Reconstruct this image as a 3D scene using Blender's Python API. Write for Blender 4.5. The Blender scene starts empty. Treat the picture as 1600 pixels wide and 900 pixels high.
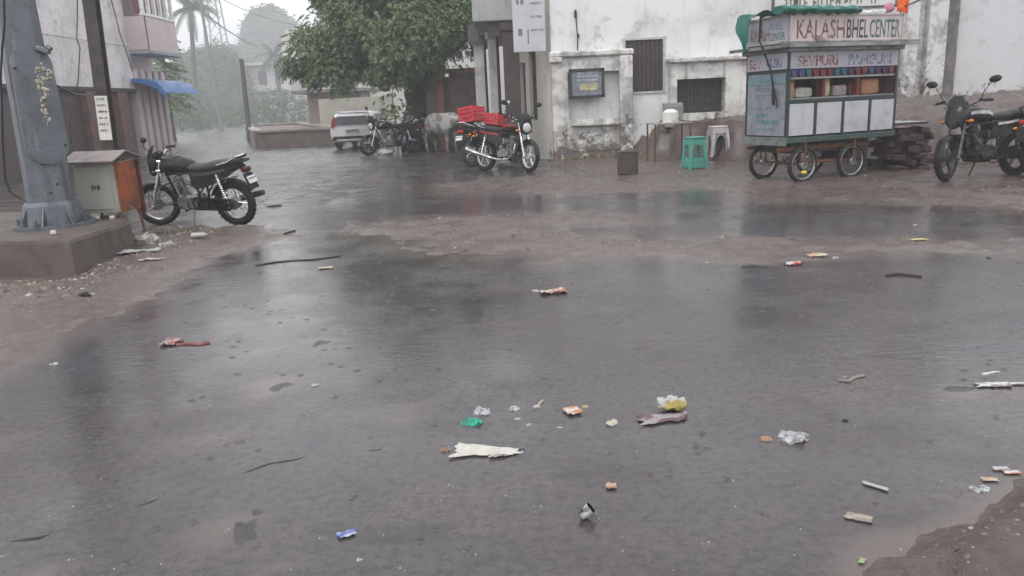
import bpy, bmesh, math, random
import numpy as np
from mathutils import Vector, Matrix, noise, Euler
random.seed(7)
D = bpy.data; SC = bpy.context.scene; COL = SC.collection
R = math.radians; PI = math.pi

# ------------------------------------------------------------------ camera
CAM_H = 1.35; PITCH = math.atan(290/1200); ROLL = 0.046; FPX = 1200.0
_f = Vector((0, math.cos(PITCH), -math.sin(PITCH)))
_r0 = Vector((1, 0, 0)); _u0 = Vector((0, math.sin(PITCH), math.cos(PITCH)))
_u = _u0*math.cos(ROLL) + _r0*math.sin(ROLL)
_r = _r0*math.cos(ROLL) - _u0*math.sin(ROLL)
cam_d = D.cameras.new('camera'); cam = D.objects.new('camera', cam_d); COL.objects.link(cam)
cam_d.sensor_width = 36; cam_d.lens = 36*FPX/1600; cam_d.clip_end = 2000; cam_d.clip_start = 0.05
cam.matrix_world = Matrix(((_r.x, _u.x, -_f.x, 0), (_r.y, _u.y, -_f.y, 0), (_r.z, _u.z, -_f.z, CAM_H), (0, 0, 0, 1)))
SC.camera = cam
def ray(px, py):
    return _f + _r*((px-800)/FPX) + _u*((450-py)/FPX)
def at(px, py, z=0.0):                 # the point of the level z seen at a pixel of the photograph
    d = ray(px, py); t = (z-CAM_H)/d.z
    return Vector((0, 0, CAM_H)) + d*t
def wy(px, py, Y):                     # the point of the vertical plane y = Y seen at that pixel
    d = ray(px, py); return Vector((0, 0, CAM_H)) + d*(Y/d.y)
def wx(px, py, X):
    d = ray(px, py); return Vector((0, 0, CAM_H)) + d*(X/d.x)

# ------------------------------------------------------------------ sky, sun, exposure
SUN_EL, SUN_ROT = R(62), R(200)
world = D.worlds.new('World'); SC.world = world; world.use_nodes = True
wn = world.node_tree.nodes; wl = world.node_tree.links
for n in list(wn): wn.remove(n)
sky = wn.new('ShaderNodeTexSky'); sky.sky_type = 'NISHITA'; sky.sun_disc = False
sky.sun_elevation = SUN_EL; sky.sun_rotation = SUN_ROT; sky.air_density = 1.0; sky.dust_density = 6.0; sky.ozone_density = 1.0
hs = wn.new('ShaderNodeHueSaturation'); hs.inputs['Saturation'].default_value = 0.10
cl = wn.new('ShaderNodeMixRGB'); cl.blend_type = 'MIX'; cl.inputs[0].default_value = 0.85
# rain cloud lying in front of the clear sky: dim in the rain at the horizon, brightest above it, heavy grey overhead
tc = wn.new('ShaderNodeTexCoord'); sx = wn.new('ShaderNodeSeparateXYZ'); cg = wn.new('ShaderNodeValToRGB')
while len(cg.color_ramp.elements) < 4: cg.color_ramp.elements.new(.5)
for e, (ps, c) in zip(cg.color_ramp.elements, ((0.02, (.33, .335, .35, 1)), (.20, (.60, .605, .62, 1)), (.50, (.56, .565, .585, 1)), (.95, (.30, .305, .32, 1)))): e.position = ps; e.color = c
gm = wn.new('ShaderNodeMixRGB'); gm.blend_type = 'MULTIPLY'; gm.inputs[0].default_value = 1.0; gm.inputs[2].default_value = (10, 10, 10, 1)
wl.new(tc.outputs['Generated'], sx.inputs[0]); wl.new(sx.outputs[2], cg.inputs[0]); wl.new(cg.outputs[0], gm.inputs[1]); wl.new(gm.outputs[0], cl.inputs[2])
bg = wn.new('ShaderNodeBackground'); bg.inputs['Strength'].default_value = 0.15
wo = wn.new('ShaderNodeOutputWorld')
wl.new(sky.outputs[0], hs.inputs['Color']); wl.new(hs.outputs[0], cl.inputs[1]); wl.new(cl.outputs[0], bg.inputs[0]); wl.new(bg.outputs[0], wo.inputs[0])
sun_d = D.lights.new('sun', 'SUN'); sun_d.energy = 0.6; sun_d.angle = R(25); sun_d.color = (1, .97, .93)
sun = D.objects.new('sun', sun_d); COL.objects.link(sun)
_sd = Vector((math.sin(SUN_ROT)*math.cos(SUN_EL), math.cos(SUN_ROT)*math.cos(SUN_EL), math.sin(SUN_EL)))
sun.rotation_euler = _sd.to_track_quat('Z', 'Y').to_euler(); sun.location = (0, 0, 40)
SC.view_settings.view_transform = 'Standard'; SC.view_settings.look = 'None'
SC.view_settings.exposure = 0.95; SC.view_settings.gamma = 1.0; SC.view_settings.use_curve_mapping = False
SC.render.engine = 'CYCLES'
SC.cycles.use_denoising = True; SC.cycles.max_bounces = 6; SC.cycles.diffuse_bounces = 3; SC.cycles.glossy_bounces = 3
SC.cycles.transparent_max_bounces = 8; SC.cycles.volume_bounces = 1; SC.cycles.caustics_reflective = False; SC.cycles.caustics_refractive = False
HAZE_DENSITY = 0.0036

# ------------------------------------------------------------------ materials
class NT:
    def __init__(s, name):
        s.m = D.materials.new(name); s.m.use_nodes = True; s.t = s.m.node_tree; s.n = s.t.nodes; s.l = s.t.links
        s.b = s.n['Principled BSDF']; s.co = s.n.new('ShaderNodeTexCoord')
        s.vec = s.co.outputs['Object']
    def set(s, k, v): s.b.inputs[k].default_value = v
    def link(s, k, o): s.l.new(o, s.b.inputs[k])
    def map(s, scale=(1, 1, 1), loc=(0, 0, 0)):
        m = s.n.new('ShaderNodeMapping'); m.inputs['Scale'].default_value = scale; m.inputs['Location'].default_value = loc
        s.l.new(s.vec, m.inputs[0]); return m.outputs[0]
    def noise(s, scale, detail=4, rough=.55, vec=None, dist=0):
        n = s.n.new('ShaderNodeTexNoise'); n.inputs['Scale'].default_value = scale; n.inputs['Detail'].default_value = detail
        n.inputs['Roughness'].default_value = rough; n.inputs['Distortion'].default_value = dist
        s.l.new(vec or s.vec, n.inputs['Vector']); return n.outputs['Fac']
    def vor(s, scale, vec=None, feature='F1'):
        n = s.n.new('ShaderNodeTexVoronoi'); n.inputs['Scale'].default_value = scale; n.feature = feature
        s.l.new(vec or s.vec, n.inputs['Vector']); return n.outputs['Distance']
    def ramp(s, f, a, b, va=0.0, vb=1.0):
        n = s.n.new('ShaderNodeMapRange'); n.inputs[1].default_value = a; n.inputs[2].default_value = b
        n.inputs[3].default_value = va; n.inputs[4].default_value = vb; n.interpolation_type = 'SMOOTHSTEP'
        s.l.new(f, n.inputs[0]); return n.outputs[0]
    def math(s, op, a, b=0.0, c=None):
        n = s.n.new('ShaderNodeMath'); n.operation = op
        for i, v in enumerate((a, b, c)):
            if v is None: continue
            if isinstance(v, (int, float)): n.inputs[i].default_value = v
            else: s.l.new(v, n.inputs[i])
        return n.outputs[0]
    def mix(s, f, a, b):
        n = s.n.new('ShaderNodeMixRGB')
        for i, v in enumerate((f, a, b)):
            if isinstance(v, (int, float)): n.inputs[i].default_value = v
            elif isinstance(v, tuple): n.inputs[i].default_value = (*v[:3], 1)
            else: s.l.new(v, n.inputs[i])
        return n.outputs[0]
    def attr(s, name):
        n = s.n.new('ShaderNodeAttribute'); n.attribute_name = name; return n.outputs['Fac']
    def z(s):
        n = s.n.new('ShaderNodeSeparateXYZ'); s.l.new(s.vec, n.inputs[0]); return n.outputs[2]
    def bump(s, h, strength=.3, dist=.02):
        n = s.n.new('ShaderNodeBump'); n.inputs['Strength'].default_value = strength; n.inputs['Distance'].default_value = dist
        s.l.new(h, n.inputs['Height']); s.l.new(n.outputs[0], s.b.inputs['Normal'])

_mc = {}
def M(name, c, r=.5, metal=0.0, c2=None, scale=9.0, lo=.42, hi=.68, bump=0.0, bscale=60, spec=.28, coat=0.0):
    if name in _mc: return _mc[name]
    t = NT(name)
    c2 = c2 or tuple(v*.6 for v in c)
    f = t.ramp(t.noise(scale, 6, .62), lo, hi)
    t.link('Base Color', t.mix(f, c, c2)); t.set('Metallic', metal); t.set('Specular IOR Level', spec)
    t.link('Roughness', t.ramp(t.noise(scale*1.7, 3), .3, .7, max(.03, r-.12), min(1, r+.15)))
    if coat: t.set('Coat Weight', coat); t.set('Coat Roughness', .08)
    if bump: t.bump(t.noise(bscale, 4), bump, .01)
    _mc[name] = t.m; return t.m
def wall_mat(name, base, stain, peel, grime=.5, z0=0.0, peel_h=.9, peel_amt=.5, streak=.5, rough=.6, mold=(.13, .13, .12), patch=None, mlo=.54):
    t = NT(name)
    f1 = t.ramp(t.noise(.9, 7, .65), .45, .75)                       # broad weathering
    col = t.mix(t.math('MULTIPLY', f1, grime), base, stain)
    sv = t.map((5.5, 5.5, .55)); f2 = t.ramp(t.noise(1.0, 6, .62, sv), .53, .70)   # rain runs
    col = t.mix(t.math('MULTIPLY', f2, streak), col, stain)
    f5 = t.ramp(t.noise(2.1, 9, .74), mlo, mlo+.11); col = t.mix(t.math('MULTIPLY', f5, .5*grime), col, mold)   # mould blotches
    f4 = t.ramp(t.noise(14, 5, .7), .62, .70)                         # small chips
    col = t.mix(t.math('MULTIPLY', f4, .55*grime), col, mold)
    if patch: col = t.mix(t.ramp(t.noise(2.3, 4, .6), .52, .60), col, patch)
    zz = t.math('SUBTRACT', t.z(), z0)
    lim = t.math('MULTIPLY_ADD', t.math('DIVIDE', zz, peel_h), -.17, .17)            # damp climbs from the foot of the wall
    pm = t.ramp(t.math('ADD', t.noise(3.2, 9, .72), t.math('MAXIMUM', lim, -.3)), .76-.2*peel_amt, .79-.2*peel_amt)
    pm2 = t.ramp(t.math('ADD', t.noise(6.1, 9, .75), t.math('MAXIMUM', lim, -.3)), .75-.2*peel_amt, .79-.2*peel_amt)
    col = t.mix(pm2, col, mold); col = t.mix(pm, col, t.mix(t.ramp(t.noise(7, 6, .7), .4, .6), peel, tuple(v*.55+.05 for v in mold)))
    t.link('Base Color', col); t.set('Roughness', rough)
    h = t.math('ADD', t.math('MULTIPLY', pm, -1.2), t.math('MULTIPLY', t.noise(30, 6, .6), .5))
    t.bump(h, .5, .012)
    return t.m

# ------------------------------------------------------------------ mesh building
class MB:
    def __init__(s): s.bm = bmesh.new(); s.mi = 0
    def _add(s, vs, fs):
        v = [s.bm.verts.new(p) for p in vs]; out = []
        for f in fs:
            try:
                q = s.bm.faces.new([v[i] for i in f]); q.material_index = s.mi; out.append(q)
            except ValueError: pass
        return v, out
    def box(s, c, d, rot=None, bev=0.0, seg=1):
        r = bmesh.ops.create_cube(s.bm, size=1.0); vs = r['verts']
        m = Matrix.Translation(Vector(c)) @ (rot.to_matrix().to_4x4() if rot else Matrix.Identity(4)) @ Matrix.Diagonal((*d, 1))
        bmesh.ops.transform(s.bm, matrix=m, verts=vs)
        fs = {f for v in vs for f in v.link_faces}
        for f in fs: f.material_index = s.mi
        if bev:
            es = list({e for v in vs for e in v.link_edges})
            bmesh.ops.bevel(s.bm, geom=es, offset=bev, segments=seg, profile=.5, affect='EDGES')
        return s
    def cyl(s, p0, p1, r0, r1=None, n=12, cap=True):
        r1 = r0 if r1 is None else r1
        p0 = Vector(p0); p1 = Vector(p1); d = (p1-p0)
        if d.length < 1e-6: return s
        q = d.to_track_quat('Z', 'Y').to_matrix(); a = q @ Vector((1, 0, 0)); b = q @ Vector((0, 1, 0))
        vs = []
        for p, r in ((p0, r0), (p1, r1)):
            for i in range(n):
                t = 2*PI*i/n; vs.append(p + (a*math.cos(t) + b*math.sin(t))*r)
        fs = [(i, (i+1) % n, n+(i+1) % n, n+i) for i in range(n)]
        if cap: fs += [tuple(range(n))[::-1], tuple(range(n, 2*n))]
        s._add(vs, fs); return s
    def tube(s, pts, r, n=8, cap=True):
        pts = [Vector(p) for p in pts]; rs = r if isinstance(r, (list, tuple)) else [r]*len(pts)
        vs = []; up = None
        for i, p in enumerate(pts):
            d = (pts[min(i+1, len(pts)-1)] - pts[max(i-1, 0)]).normalized()
            if up is None:
                up = Vector((0, 0, 1)) if abs(d.z) < .9 else Vector((1, 0, 0))
            a = d.cross(up).normalized(); b = a.cross(d).normalized(); up = b
            for k in range(n):
                t = 2*PI*k/n; vs.append(p + (a*math.cos(t) + b*math.sin(t))*rs[i])
        fs = []
        for i in range(len(pts)-1):
            for k in range(n):
                fs.append((i*n+k, i*n+(k+1) % n, (i+1)*n+(k+1) % n, (i+1)*n+k))
        if cap: fs += [tuple(range(n))[::-1], tuple(range((len(pts)-1)*n, len(pts)*n))]
        s._add(vs, fs); return s
    def torus(s, c, R_, r, axis='Y', n=32, m=10, sx=1.0, a0=0.0, a1=2*PI):
        full = abs(a1-a0-2*PI) < 1e-4; vs = []; N = n if full else n+1
        for i in range(N):
            t = a0+(a1-a0)*i/n
            for k in range(m):
                p = 2*PI*k/m; rr = R_+r*math.cos(p); w = r*math.sin(p)*sx
                q = (rr*math.cos(t), w, rr*math.sin(t)) if axis == 'Y' else ((rr*math.cos(t), rr*math.sin(t), w) if axis == 'Z' else (w, rr*math.cos(t), rr*math.sin(t)))
                vs.append(Vector(c)+Vector(q))
        fs = []
        for i in range(n):
            j = (i+1) % N
            for k in range(m): fs.append((i*m+k, i*m+(k+1) % m, j*m+(k+1) % m, j*m+k))
        s._add(vs, fs); return s
    def ball(s, c, r, n=12, m=8, rot=None):
        r = (r, r, r) if isinstance(r, (int, float)) else r
        vs = [Vector((0, 0, -1))]
        for j in range(1, m):
            p = -PI/2+PI*j/m
            for i in range(n): vs.append(Vector((math.cos(p)*math.cos(2*PI*i/n), math.cos(p)*math.sin(2*PI*i/n), math.sin(p))))
        vs.append(Vector((0, 0, 1)))
        fs = [(0, 1+(i+1) % n, 1+i) for i in range(n)]
        for j in range(m-2):
            for i in range(n): fs.append((1+j*n+i, 1+j*n+(i+1) % n, 1+(j+1)*n+(i+1) % n, 1+(j+1)*n+i))
        L = 1+(m-1)*n; fs += [(L, 1+(m-2)*n+i, 1+(m-2)*n+(i+1) % n) for i in range(n)]
        mt = rot.to_matrix() if rot else Matrix.Identity(3)
        s._add([Vector(c)+mt @ Vector((v.x*r[0], v.y*r[1], v.z*r[2])) for v in vs], fs); return s
    def loft(s, rings, cap=True, close=True):
        n = len(rings[0]); vs = [p for r in rings for p in r]; fs = []
        for i in range(len(rings)-1):
            for k in range(n if close else n-1): fs.append((i*n+k, i*n+(k+1) % n, (i+1)*n+(k+1) % n, (i+1)*n+k))
        if cap: fs += [tuple(range(n))[::-1], tuple(range((len(rings)-1)*n, len(rings)*n))]
        s._add(vs, fs); return s
    def prism(s, poly, y0, y1, axes='xz'):       # poly is extruded along the remaining axis
        def P(a, b, c): return {'xz': (a, c, b), 'xy': (a, b, c), 'yz': (c, a, b)}[axes]
        n = len(poly); vs = [P(a, b, y0) for a, b in poly]+[P(a, b, y1) for a, b in poly]
        fs = [tuple(range(n))[::-1], tuple(range(n, 2*n))]+[(i, (i+1) % n, n+(i+1) % n, n+i) for i in range(n)]
        s._add(vs, fs); return s
    def quad(s, *p): s._add(p, [tuple(range(len(p)))]); return s
    def jitter(s, amp, scale=3.0, seed=0):
        for v in s.bm.verts: v.co += noise.noise_vector(v.co*scale+Vector((seed, seed*1.7, 0)))*amp
        return s
    def build(s, name, mats, parent=None, smooth=35, fix=True):
        if fix: bmesh.ops.recalc_face_normals(s.bm, faces=s.bm.faces)
        me = D.meshes.new(name); s.bm.to_mesh(me); s.bm.free()
        for m in (mats if isinstance(mats, (list, tuple)) else [mats]): me.materials.append(m)
        if smooth:
            me.polygons.foreach_set('use_smooth', [True]*len(me.polygons))
            if smooth < 180: me.set_sharp_from_angle(angle=R(smooth))
        o = D.objects.new(name, me); COL.objects.link(o)
        if parent: o.parent = parent
        return o
def tag(o, label=None, cat=None, group=None, kind=None):
    if label: o['label'] = label
    if cat: o['category'] = cat
    if group: o['group'] = group
    if kind: o['kind'] = kind
    return o
def thing(name, label, cat, loc=(0, 0, 0), rz=0.0, group=None, rot=None, scale=1.0):
    o = D.objects.new(name, None); COL.objects.link(o); o.empty_display_size = .2
    o.location = loc; o.rotation_euler = rot or (0, 0, rz); o.scale = (scale,)*3
    return tag(o, label, cat, group)
def copy_tree(o, parent=None):
    c = o.copy(); COL.objects.link(c)
    if parent: c.parent = parent
    for ch in [x for x in D.objects if x.parent == o]: copy_tree(ch, c)
    return c
def text_mesh(name, s, size, mat, parent, mtx, sx=1.0, ext=.0015, align='LEFT', shear=0.0, bold=0.0, spacing=1.0):
    cu = D.curves.new(name, 'FONT'); cu.body = s; cu.size = size; cu.extrude = ext; cu.align_x = align; cu.shear = shear; cu.offset = bold; cu.space_character = spacing
    cu.resolution_u = 3
    t = D.objects.new(name, cu); COL.objects.link(t)
    bpy.context.view_layer.update()
    me = D.meshes.new_from_object(t.evaluated_get(bpy.context.evaluated_depsgraph_get()))
    D.objects.remove(t); D.curves.remove(cu)
    me.transform(mtx @ Matrix.Diagonal((sx, 1, 1, 1))); me.materials.clear(); me.materials.append(mat)
    o = D.objects.new(name, me); COL.objects.link(o)
    if parent: o.parent = parent
    return o
def frame_mtx(o, xd, zd):        # text lying in the plane spanned by xd (reading direction) and zd (up)
    xd = Vector(xd).normalized(); zd = Vector(zd).normalized(); n = xd.cross(zd)
    return Matrix(((xd.x, zd.x, n.x, o[0]), (xd.y, zd.y, n.y, o[1]), (xd.z, zd.z, n.z, o[2]), (0, 0, 0, 1)))
def scribble_row(mb, o, xd, zd, w, h, seed=0, n=None, head=True):   # weathered, unreadable lettering: strokes hanging from a head line
    rnd = random.Random(seed); xd = Vector(xd).normalized(); zd = Vector(zd).normalized(); nn = xd.cross(zd); o = Vector(o)
    def bar(a, b, c, d):
        p = [o+xd*a+zd*b, o+xd*c+zd*b, o+xd*c+zd*d, o+xd*a+zd*d]
        mb._add([q+nn*.0012 for q in p]+p, [(0, 1, 2, 3), (0, 4, 5, 1), (1, 5, 6, 2), (2, 6, 7, 3), (3, 7, 4, 0)])
    x = 0.0
    while x < w-h*.5:
        L = min(w-x, h*rnd.uniform(1.2, 3.2))
        if head: bar(x, h*.82, x+L, h)
        y = x+h*.1
        while y < x+L-h*.2:
            bar(y, h*rnd.uniform(0, .15), y+h*.16, h*.82)
            if rnd.random() < .6: bar(y+h*.16, h*rnd.uniform(.25, .5), y+h*.42, h*rnd.uniform(.55, .7))
            y += h*rnd.uniform(.4, .65)
        x += L+h*.35

# shared materials
m_black = M('black_paint', (.008, .008, .009), .32, c2=(.018, .017, .016), coat=.12)
m_blackplastic = M('black_plastic', (.012, .012, .013), .5, c2=(.022, .021, .02))
m_rubber = M('wet_rubber', (.010, .010, .011), .5, c2=(.028, .024, .021), scale=14)
m_chrome = M('chrome', (.75, .76, .78), .14, 1.0, c2=(.5, .48, .45), scale=20)
m_alu = M('aluminium', (.55, .56, .58), .35, 1.0, c2=(.32, .31, .30), scale=18)
m_steel = M('dark_steel', (.10, .10, .105), .4, .6, c2=(.06, .045, .035))
m_engine = M('engine_alloy', (.30, .30, .31), .42, .8, c2=(.12, .11, .10), scale=16)
m_white = M('white_paint', (.78, .78, .79), .35, c2=(.6, .59, .57), scale=5)
m_red = M('red_paint', (.40, .025, .02), .3, c2=(.22, .02, .018), coat=.5)
m_glassy = M('lens', (.55, .57, .58), .08, c2=(.45, .46, .47), spec=.8)
m_amber = M('amber_lens', (.75, .25, .03), .2)
m_redlens = M('red_lens', (.45, .02, .02), .18)
m_rust = M('rusted_steel', (.16, .06, .03), .7, .1, c2=(.05, .03, .025), scale=12, bump=.3)
# ================================================================== ground, water, haze
def poly_w(pts): return np.array([[*at(x, y).xy] for x, y in pts])
def sdist(P, poly):                    # signed distance (inside positive) of points to a polygon
    n = len(poly); d = np.full(len(P), 1e9); ins = np.zeros(len(P), bool)
    for i in range(n):
        a = poly[i]; b = poly[(i+1) % n]; e = b-a; w = P-a
        t = np.clip((w@e)/max(e@e, 1e-9), 0, 1); q = w-t[:, None]*e
        d = np.minimum(d, (q**2).sum(1))
        c = (a[1] > P[:, 1]) != (b[1] > P[:, 1])
        with np.errstate(divide='ignore', invalid='ignore'):
            xi = (b[0]-a[0])*(P[:, 1]-a[1])/(b[1]-a[1])+a[0]
        ins ^= c & (P[:, 0] < xi)
    d = np.sqrt(d); return np.where(ins, d, -d)
def sm(x, a, b):
    t = np.clip((x-a)/(b-a), 0, 1); return t*t*(3-2*t)
P_LEFT = poly_w([(-500, 430), (0, 430), (100, 430), (205, 385), (250, 352), (330, 352), (420, 350), (430, 372), (340, 405), (255, 450), (160, 505), (110, 535), (0, 590), (-500, 760)])
P_BAND = poly_w([(565, 346), (690, 333), (860, 330), (1030, 336), (1080, 350), (860, 353), (850, 362), (1000, 369), (1150, 371), (1260, 375), (1500, 376), (1750, 372), (1750, 392), (1450, 397), (1200, 404), (900, 402), (700, 407), (590, 398)])
P_BACK = poly_w([(640, 290), (860, 272), (880, 246), (1000, 236), (1160, 200), (1900, 196), (1900, 345), (1560, 335), (1450, 322), (1150, 318), (1110, 300), (980, 300), (860, 303), (760, 305), (690, 306)])
P_ROAD = poly_w([(250, 352), (420, 352), (470, 385), (560, 372), (590, 300), (680, 285), (1000, 230), (1000, 190), (260, 190), (-300, 240), (-300, 430), (150, 400)])
P_CORNER = poly_w([(1360, 905), (1420, 862), (1490, 822), (1560, 778), (1640, 728), (1800, 690), (1900, 1100), (1300, 1100)])
P_CORNER2 = poly_w([(1490, 905), (1520, 865), (1570, 815), (1640, 760), (1800, 720), (1800, 1100), (1480, 1000)])
TERR = np.array([[2.7, 17.9], [3.6, 17.2], [5.3, 14.4], [6.2, 13.15], [9, 12.7], [30, 12.4], [30, 60], [2.7, 60]])
def fbm(P, s, o=4, seed=0.0):
    return np.array([noise.fractal(Vector((p[0]*s+seed, p[1]*s-seed, seed*.37)), 1.0, 2.0, o) for p in P])
def height(P, full=False):
    n1 = fbm(P, .55, 4, 3.1); n2 = fbm(P, 2.6, 4, 9.7); n3 = fbm(P, 5.2, 4, 5.5)
    wob = .20*n1+.12*n2
    h = np.full(len(P), -.0178)+.008*n2+.006*n3+.005*n1
    mud = np.zeros(len(P))
    far = np.clip(P[:, 1]/8, .35, 1.6)
    for poly, top, soft, mm in ((P_ROAD, .016, .9, .25), (P_BACK, .042, .6, 1.0), (P_BAND, .034, .5, .95), (P_LEFT, .05, .45, 1.0), (P_CORNER, .055, .16, .85), (P_CORNER2, .05, .10, .85)):
        d = sdist(P, poly)+wob*(far if poly is not P_CORNER and poly is not P_CORNER2 else .06)
        k = sm(d, -soft*.5, soft)
        h = h+k*top*.9
        mud = np.maximum(mud, sm(d, -soft*1.2, soft*.6)*mm) if mm > .5 else np.maximum(mud, sm(d, -.5, .6)*mm)
    road_rough = .009*n1+.008*n2+.007*n3
    h += road_rough*np.where(mud > .5, 1.3, .7)
    h += .02*sm(P[:, 1], 17, 26)
    dt = sdist(P, TERR)+.22*n2
    h += .018*n3*sm(sdist(P, P_CORNER), .02, .12)
    h += .72*sm(dt, -.05, .55)+.30*sm(dt, .6, 3.8)
    h += np.where(dt > -.3, .05*n3+.05*n2, 0)
    mud = np.maximum(mud, sm(dt, -.6, .1))
    h += 2.5*sm(P[:, 1], 95, 240)*sm(np.abs(P[:, 0]+25), 20, 60)
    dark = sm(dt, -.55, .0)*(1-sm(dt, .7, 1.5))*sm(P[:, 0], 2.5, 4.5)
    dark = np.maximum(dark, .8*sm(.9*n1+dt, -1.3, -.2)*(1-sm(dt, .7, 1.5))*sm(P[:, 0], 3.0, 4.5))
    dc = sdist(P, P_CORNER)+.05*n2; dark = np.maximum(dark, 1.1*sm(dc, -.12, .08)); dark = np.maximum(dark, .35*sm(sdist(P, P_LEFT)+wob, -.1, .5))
    if full: return h, mud, dark
    return h, mud
ys = [-14, -10, -7, -4.5, -2.5, -1, 0]+list(np.geomspace(.55, 262, 580))
xs = np.linspace(-1, 1, 330); xs = np.sign(xs)*np.abs(xs)**1.15
V = []
for y in ys:
    hw = max(4.0, abs(y)*.82+2.2)
    hw = min(hw, 155)
    V += [(x*hw, y) for x in xs]
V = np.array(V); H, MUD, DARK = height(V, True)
def ground_z(x, y): return float(height(np.array([[x, y]]))[0][0])
nx = len(xs)
me = D.meshes.new('ground')
me.from_pydata([(a, b, c) for (a, b), c in zip(V.tolist(), H.tolist())], [], [(j*nx+i, j*nx+i+1, (j+1)*nx+i+1, (j+1)*nx+i) for j in range(len(ys)-1) for i in range(nx-1)])
me.polygons.foreach_set('use_smooth', [True]*len(me.polygons))
a_ = me.attributes.new('mud', 'FLOAT', 'POINT'); a_.data.foreach_set('value', MUD.astype(np.float32))
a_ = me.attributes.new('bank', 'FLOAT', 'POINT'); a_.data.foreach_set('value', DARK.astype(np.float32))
t = NT('wet_ground')
mud = t.attr('mud')
nz = t.noise(1.4, 8, .65); nf = t.noise(22, 6, .7); ng = t.noise(120, 3, .6)
mm = t.ramp(t.math('ADD', mud, t.math('MULTIPLY_ADD', nz, .9, -.45)), .30, .62)
asph = t.mix(t.ramp(nf, .4, .7), (.040, .038, .041), (.075, .069, .071))
soil = t.mix(t.ramp(nf, .35, .7), (.140, .106, .094), (.072, .054, .048))
soil = t.mix(t.ramp(t.vor(38), .0, .16, .75, 0.0), soil, (.26, .23, .21))       # grit lying in the mud
soil = t.mix(t.ramp(t.noise(.7, 5, .6), .5, .7), soil, (.10, .088, .082))
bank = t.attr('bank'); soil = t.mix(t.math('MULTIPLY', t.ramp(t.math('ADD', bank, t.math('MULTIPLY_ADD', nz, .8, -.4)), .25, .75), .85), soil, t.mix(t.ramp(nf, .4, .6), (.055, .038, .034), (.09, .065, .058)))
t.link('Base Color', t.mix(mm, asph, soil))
wetz = t.ramp(t.z(), .002, .026)     # the soil is soaked just above the water line
rr = t.ramp(t.noise(1.1, 6, .7), .38, .66, .13, .42)
t.link('Roughness', t.mix(mm, rr, t.math('MULTIPLY_ADD', wetz, t.ramp(t.noise(2.7, 6, .7), .35, .65, .12, .45), .12)))
t.set('Specular IOR Level', .55)
t.bump(t.math('ADD', t.math('MULTIPLY', ng, .35), t.math('MULTIPLY', t.noise(45, 5, .7), .8)), .55, .012)
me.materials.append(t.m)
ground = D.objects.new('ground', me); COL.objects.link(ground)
tag(ground, 'wet muddy roadside and asphalt street', 'ground', kind='structure')

# brown rain water standing on the street
t = NT('muddy_rain_water')
wvec = t.map((1, 1, 1))
n1 = t.noise(.35, 5, .6); n2 = t.noise(1.8, 6, .65)
colr = t.mix(t.ramp(n1, .38, .68), (.076, .069, .074), (.066, .053, .055))
colr = t.mix(t.math('MULTIPLY', t.ramp(t.noise(1.0, 7, .72, t.map((1.2, 3.0, 1))), .54, .66), .75), colr, (.036, .033, .034))      # tar patches
colr = t.mix(t.math('MULTIPLY', t.ramp(t.noise(.9, 6, .7, t.map((1, 2.2, 1), (4, 9, 0))), .54, .68), .7), colr, (.105, .082, .078))   # silt drifts
colr = t.mix(t.math('MULTIPLY', t.ramp(n2, .5, .72), .5), colr, (.056, .051, .053))
colr = t.mix(t.ramp(t.noise(26, 7, .82), .44, .62), colr, (.040, .036, .037))
colr = t.mix(t.ramp(t.noise(7, 8, .8, t.map((1, 2.6, 1))), .60, .70), colr, (.034, .031, .031))      # the asphalt grain shows through the thin film
colr = t.mix(t.math('MULTIPLY', t.ramp(t.math('ADD', t.attr('silt'), t.math('MULTIPLY_ADD', n2, .5, -.25)), .2, .8), .85), colr, (.125, .098, .088))
t.link('Base Color', colr)
t.set('IOR', 1.42); t.set('Specular IOR Level', .5)
t.link('Roughness', t.ramp(t.noise(1.1, 7, .72), .36, .64, .07, .30))
rip = t.noise(17, 5, .68, t.map((1, 1.9, 1)), .6)
wav = t.noise(6, 3, .5, t.map((.8, 2.2, 1)), .8)
dv = t.vor(9.0); ringm = t.math('SINE', t.math('MULTIPLY', dv, 150.0)); ringf = t.ramp(dv, .02, .30, 1.0, 0.0)
dv2 = t.vor(23.0, t.map((1, 1, 1), (3.3, 7.1, 0))); dot = t.ramp(dv2, .0, .10, 1.0, 0.0)
hgt = t.math('ADD', t.math('MULTIPLY', rip, .30), t.math('MULTIPLY', t.math('MULTIPLY', wav, t.ramp(t.noise(.6, 3), .42, .66)), .8))
hgt = t.math('ADD', hgt, t.math('MULTIPLY', t.math('MULTIPLY', t.math('MULTIPLY', ringm, ringf), t.ramp(t.noise(4.5, 2), .45, .55)), .15))
hgt = t.math('ADD', hgt, t.math('MULTIPLY', dot, .20))
t.bump(hgt, .34, .010)
wx_ = np.linspace(-14, 16, 121); wy_ = np.concatenate([np.linspace(-6, 1.2, 10), np.linspace(1.4, 16.5, 110)])
WP = np.array([(a, b) for b in wy_ for a in wx_]); _h, wm_ = height(WP)
wme = D.meshes.new('puddle_water'); wme.from_pydata([(a, b, 0) for a, b in WP], [], [(j*121+i, j*121+i+1, (j+1)*121+i+1, (j+1)*121+i) for j in range(len(wy_)-1) for i in range(120)])
a_ = wme.attributes.new('silt', 'FLOAT', 'POINT'); a_.data.foreach_set('value', np.maximum(np.clip(wm_, 0, 1)*.8, sm(_h, -.014, .004)*.9).astype(np.float32))
wme.materials.append(t.m); water = D.objects.new('puddle_water', wme); COL.objects.link(water)
tag(water, 'rain water flooding the street', 'water', kind='structure')

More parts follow.
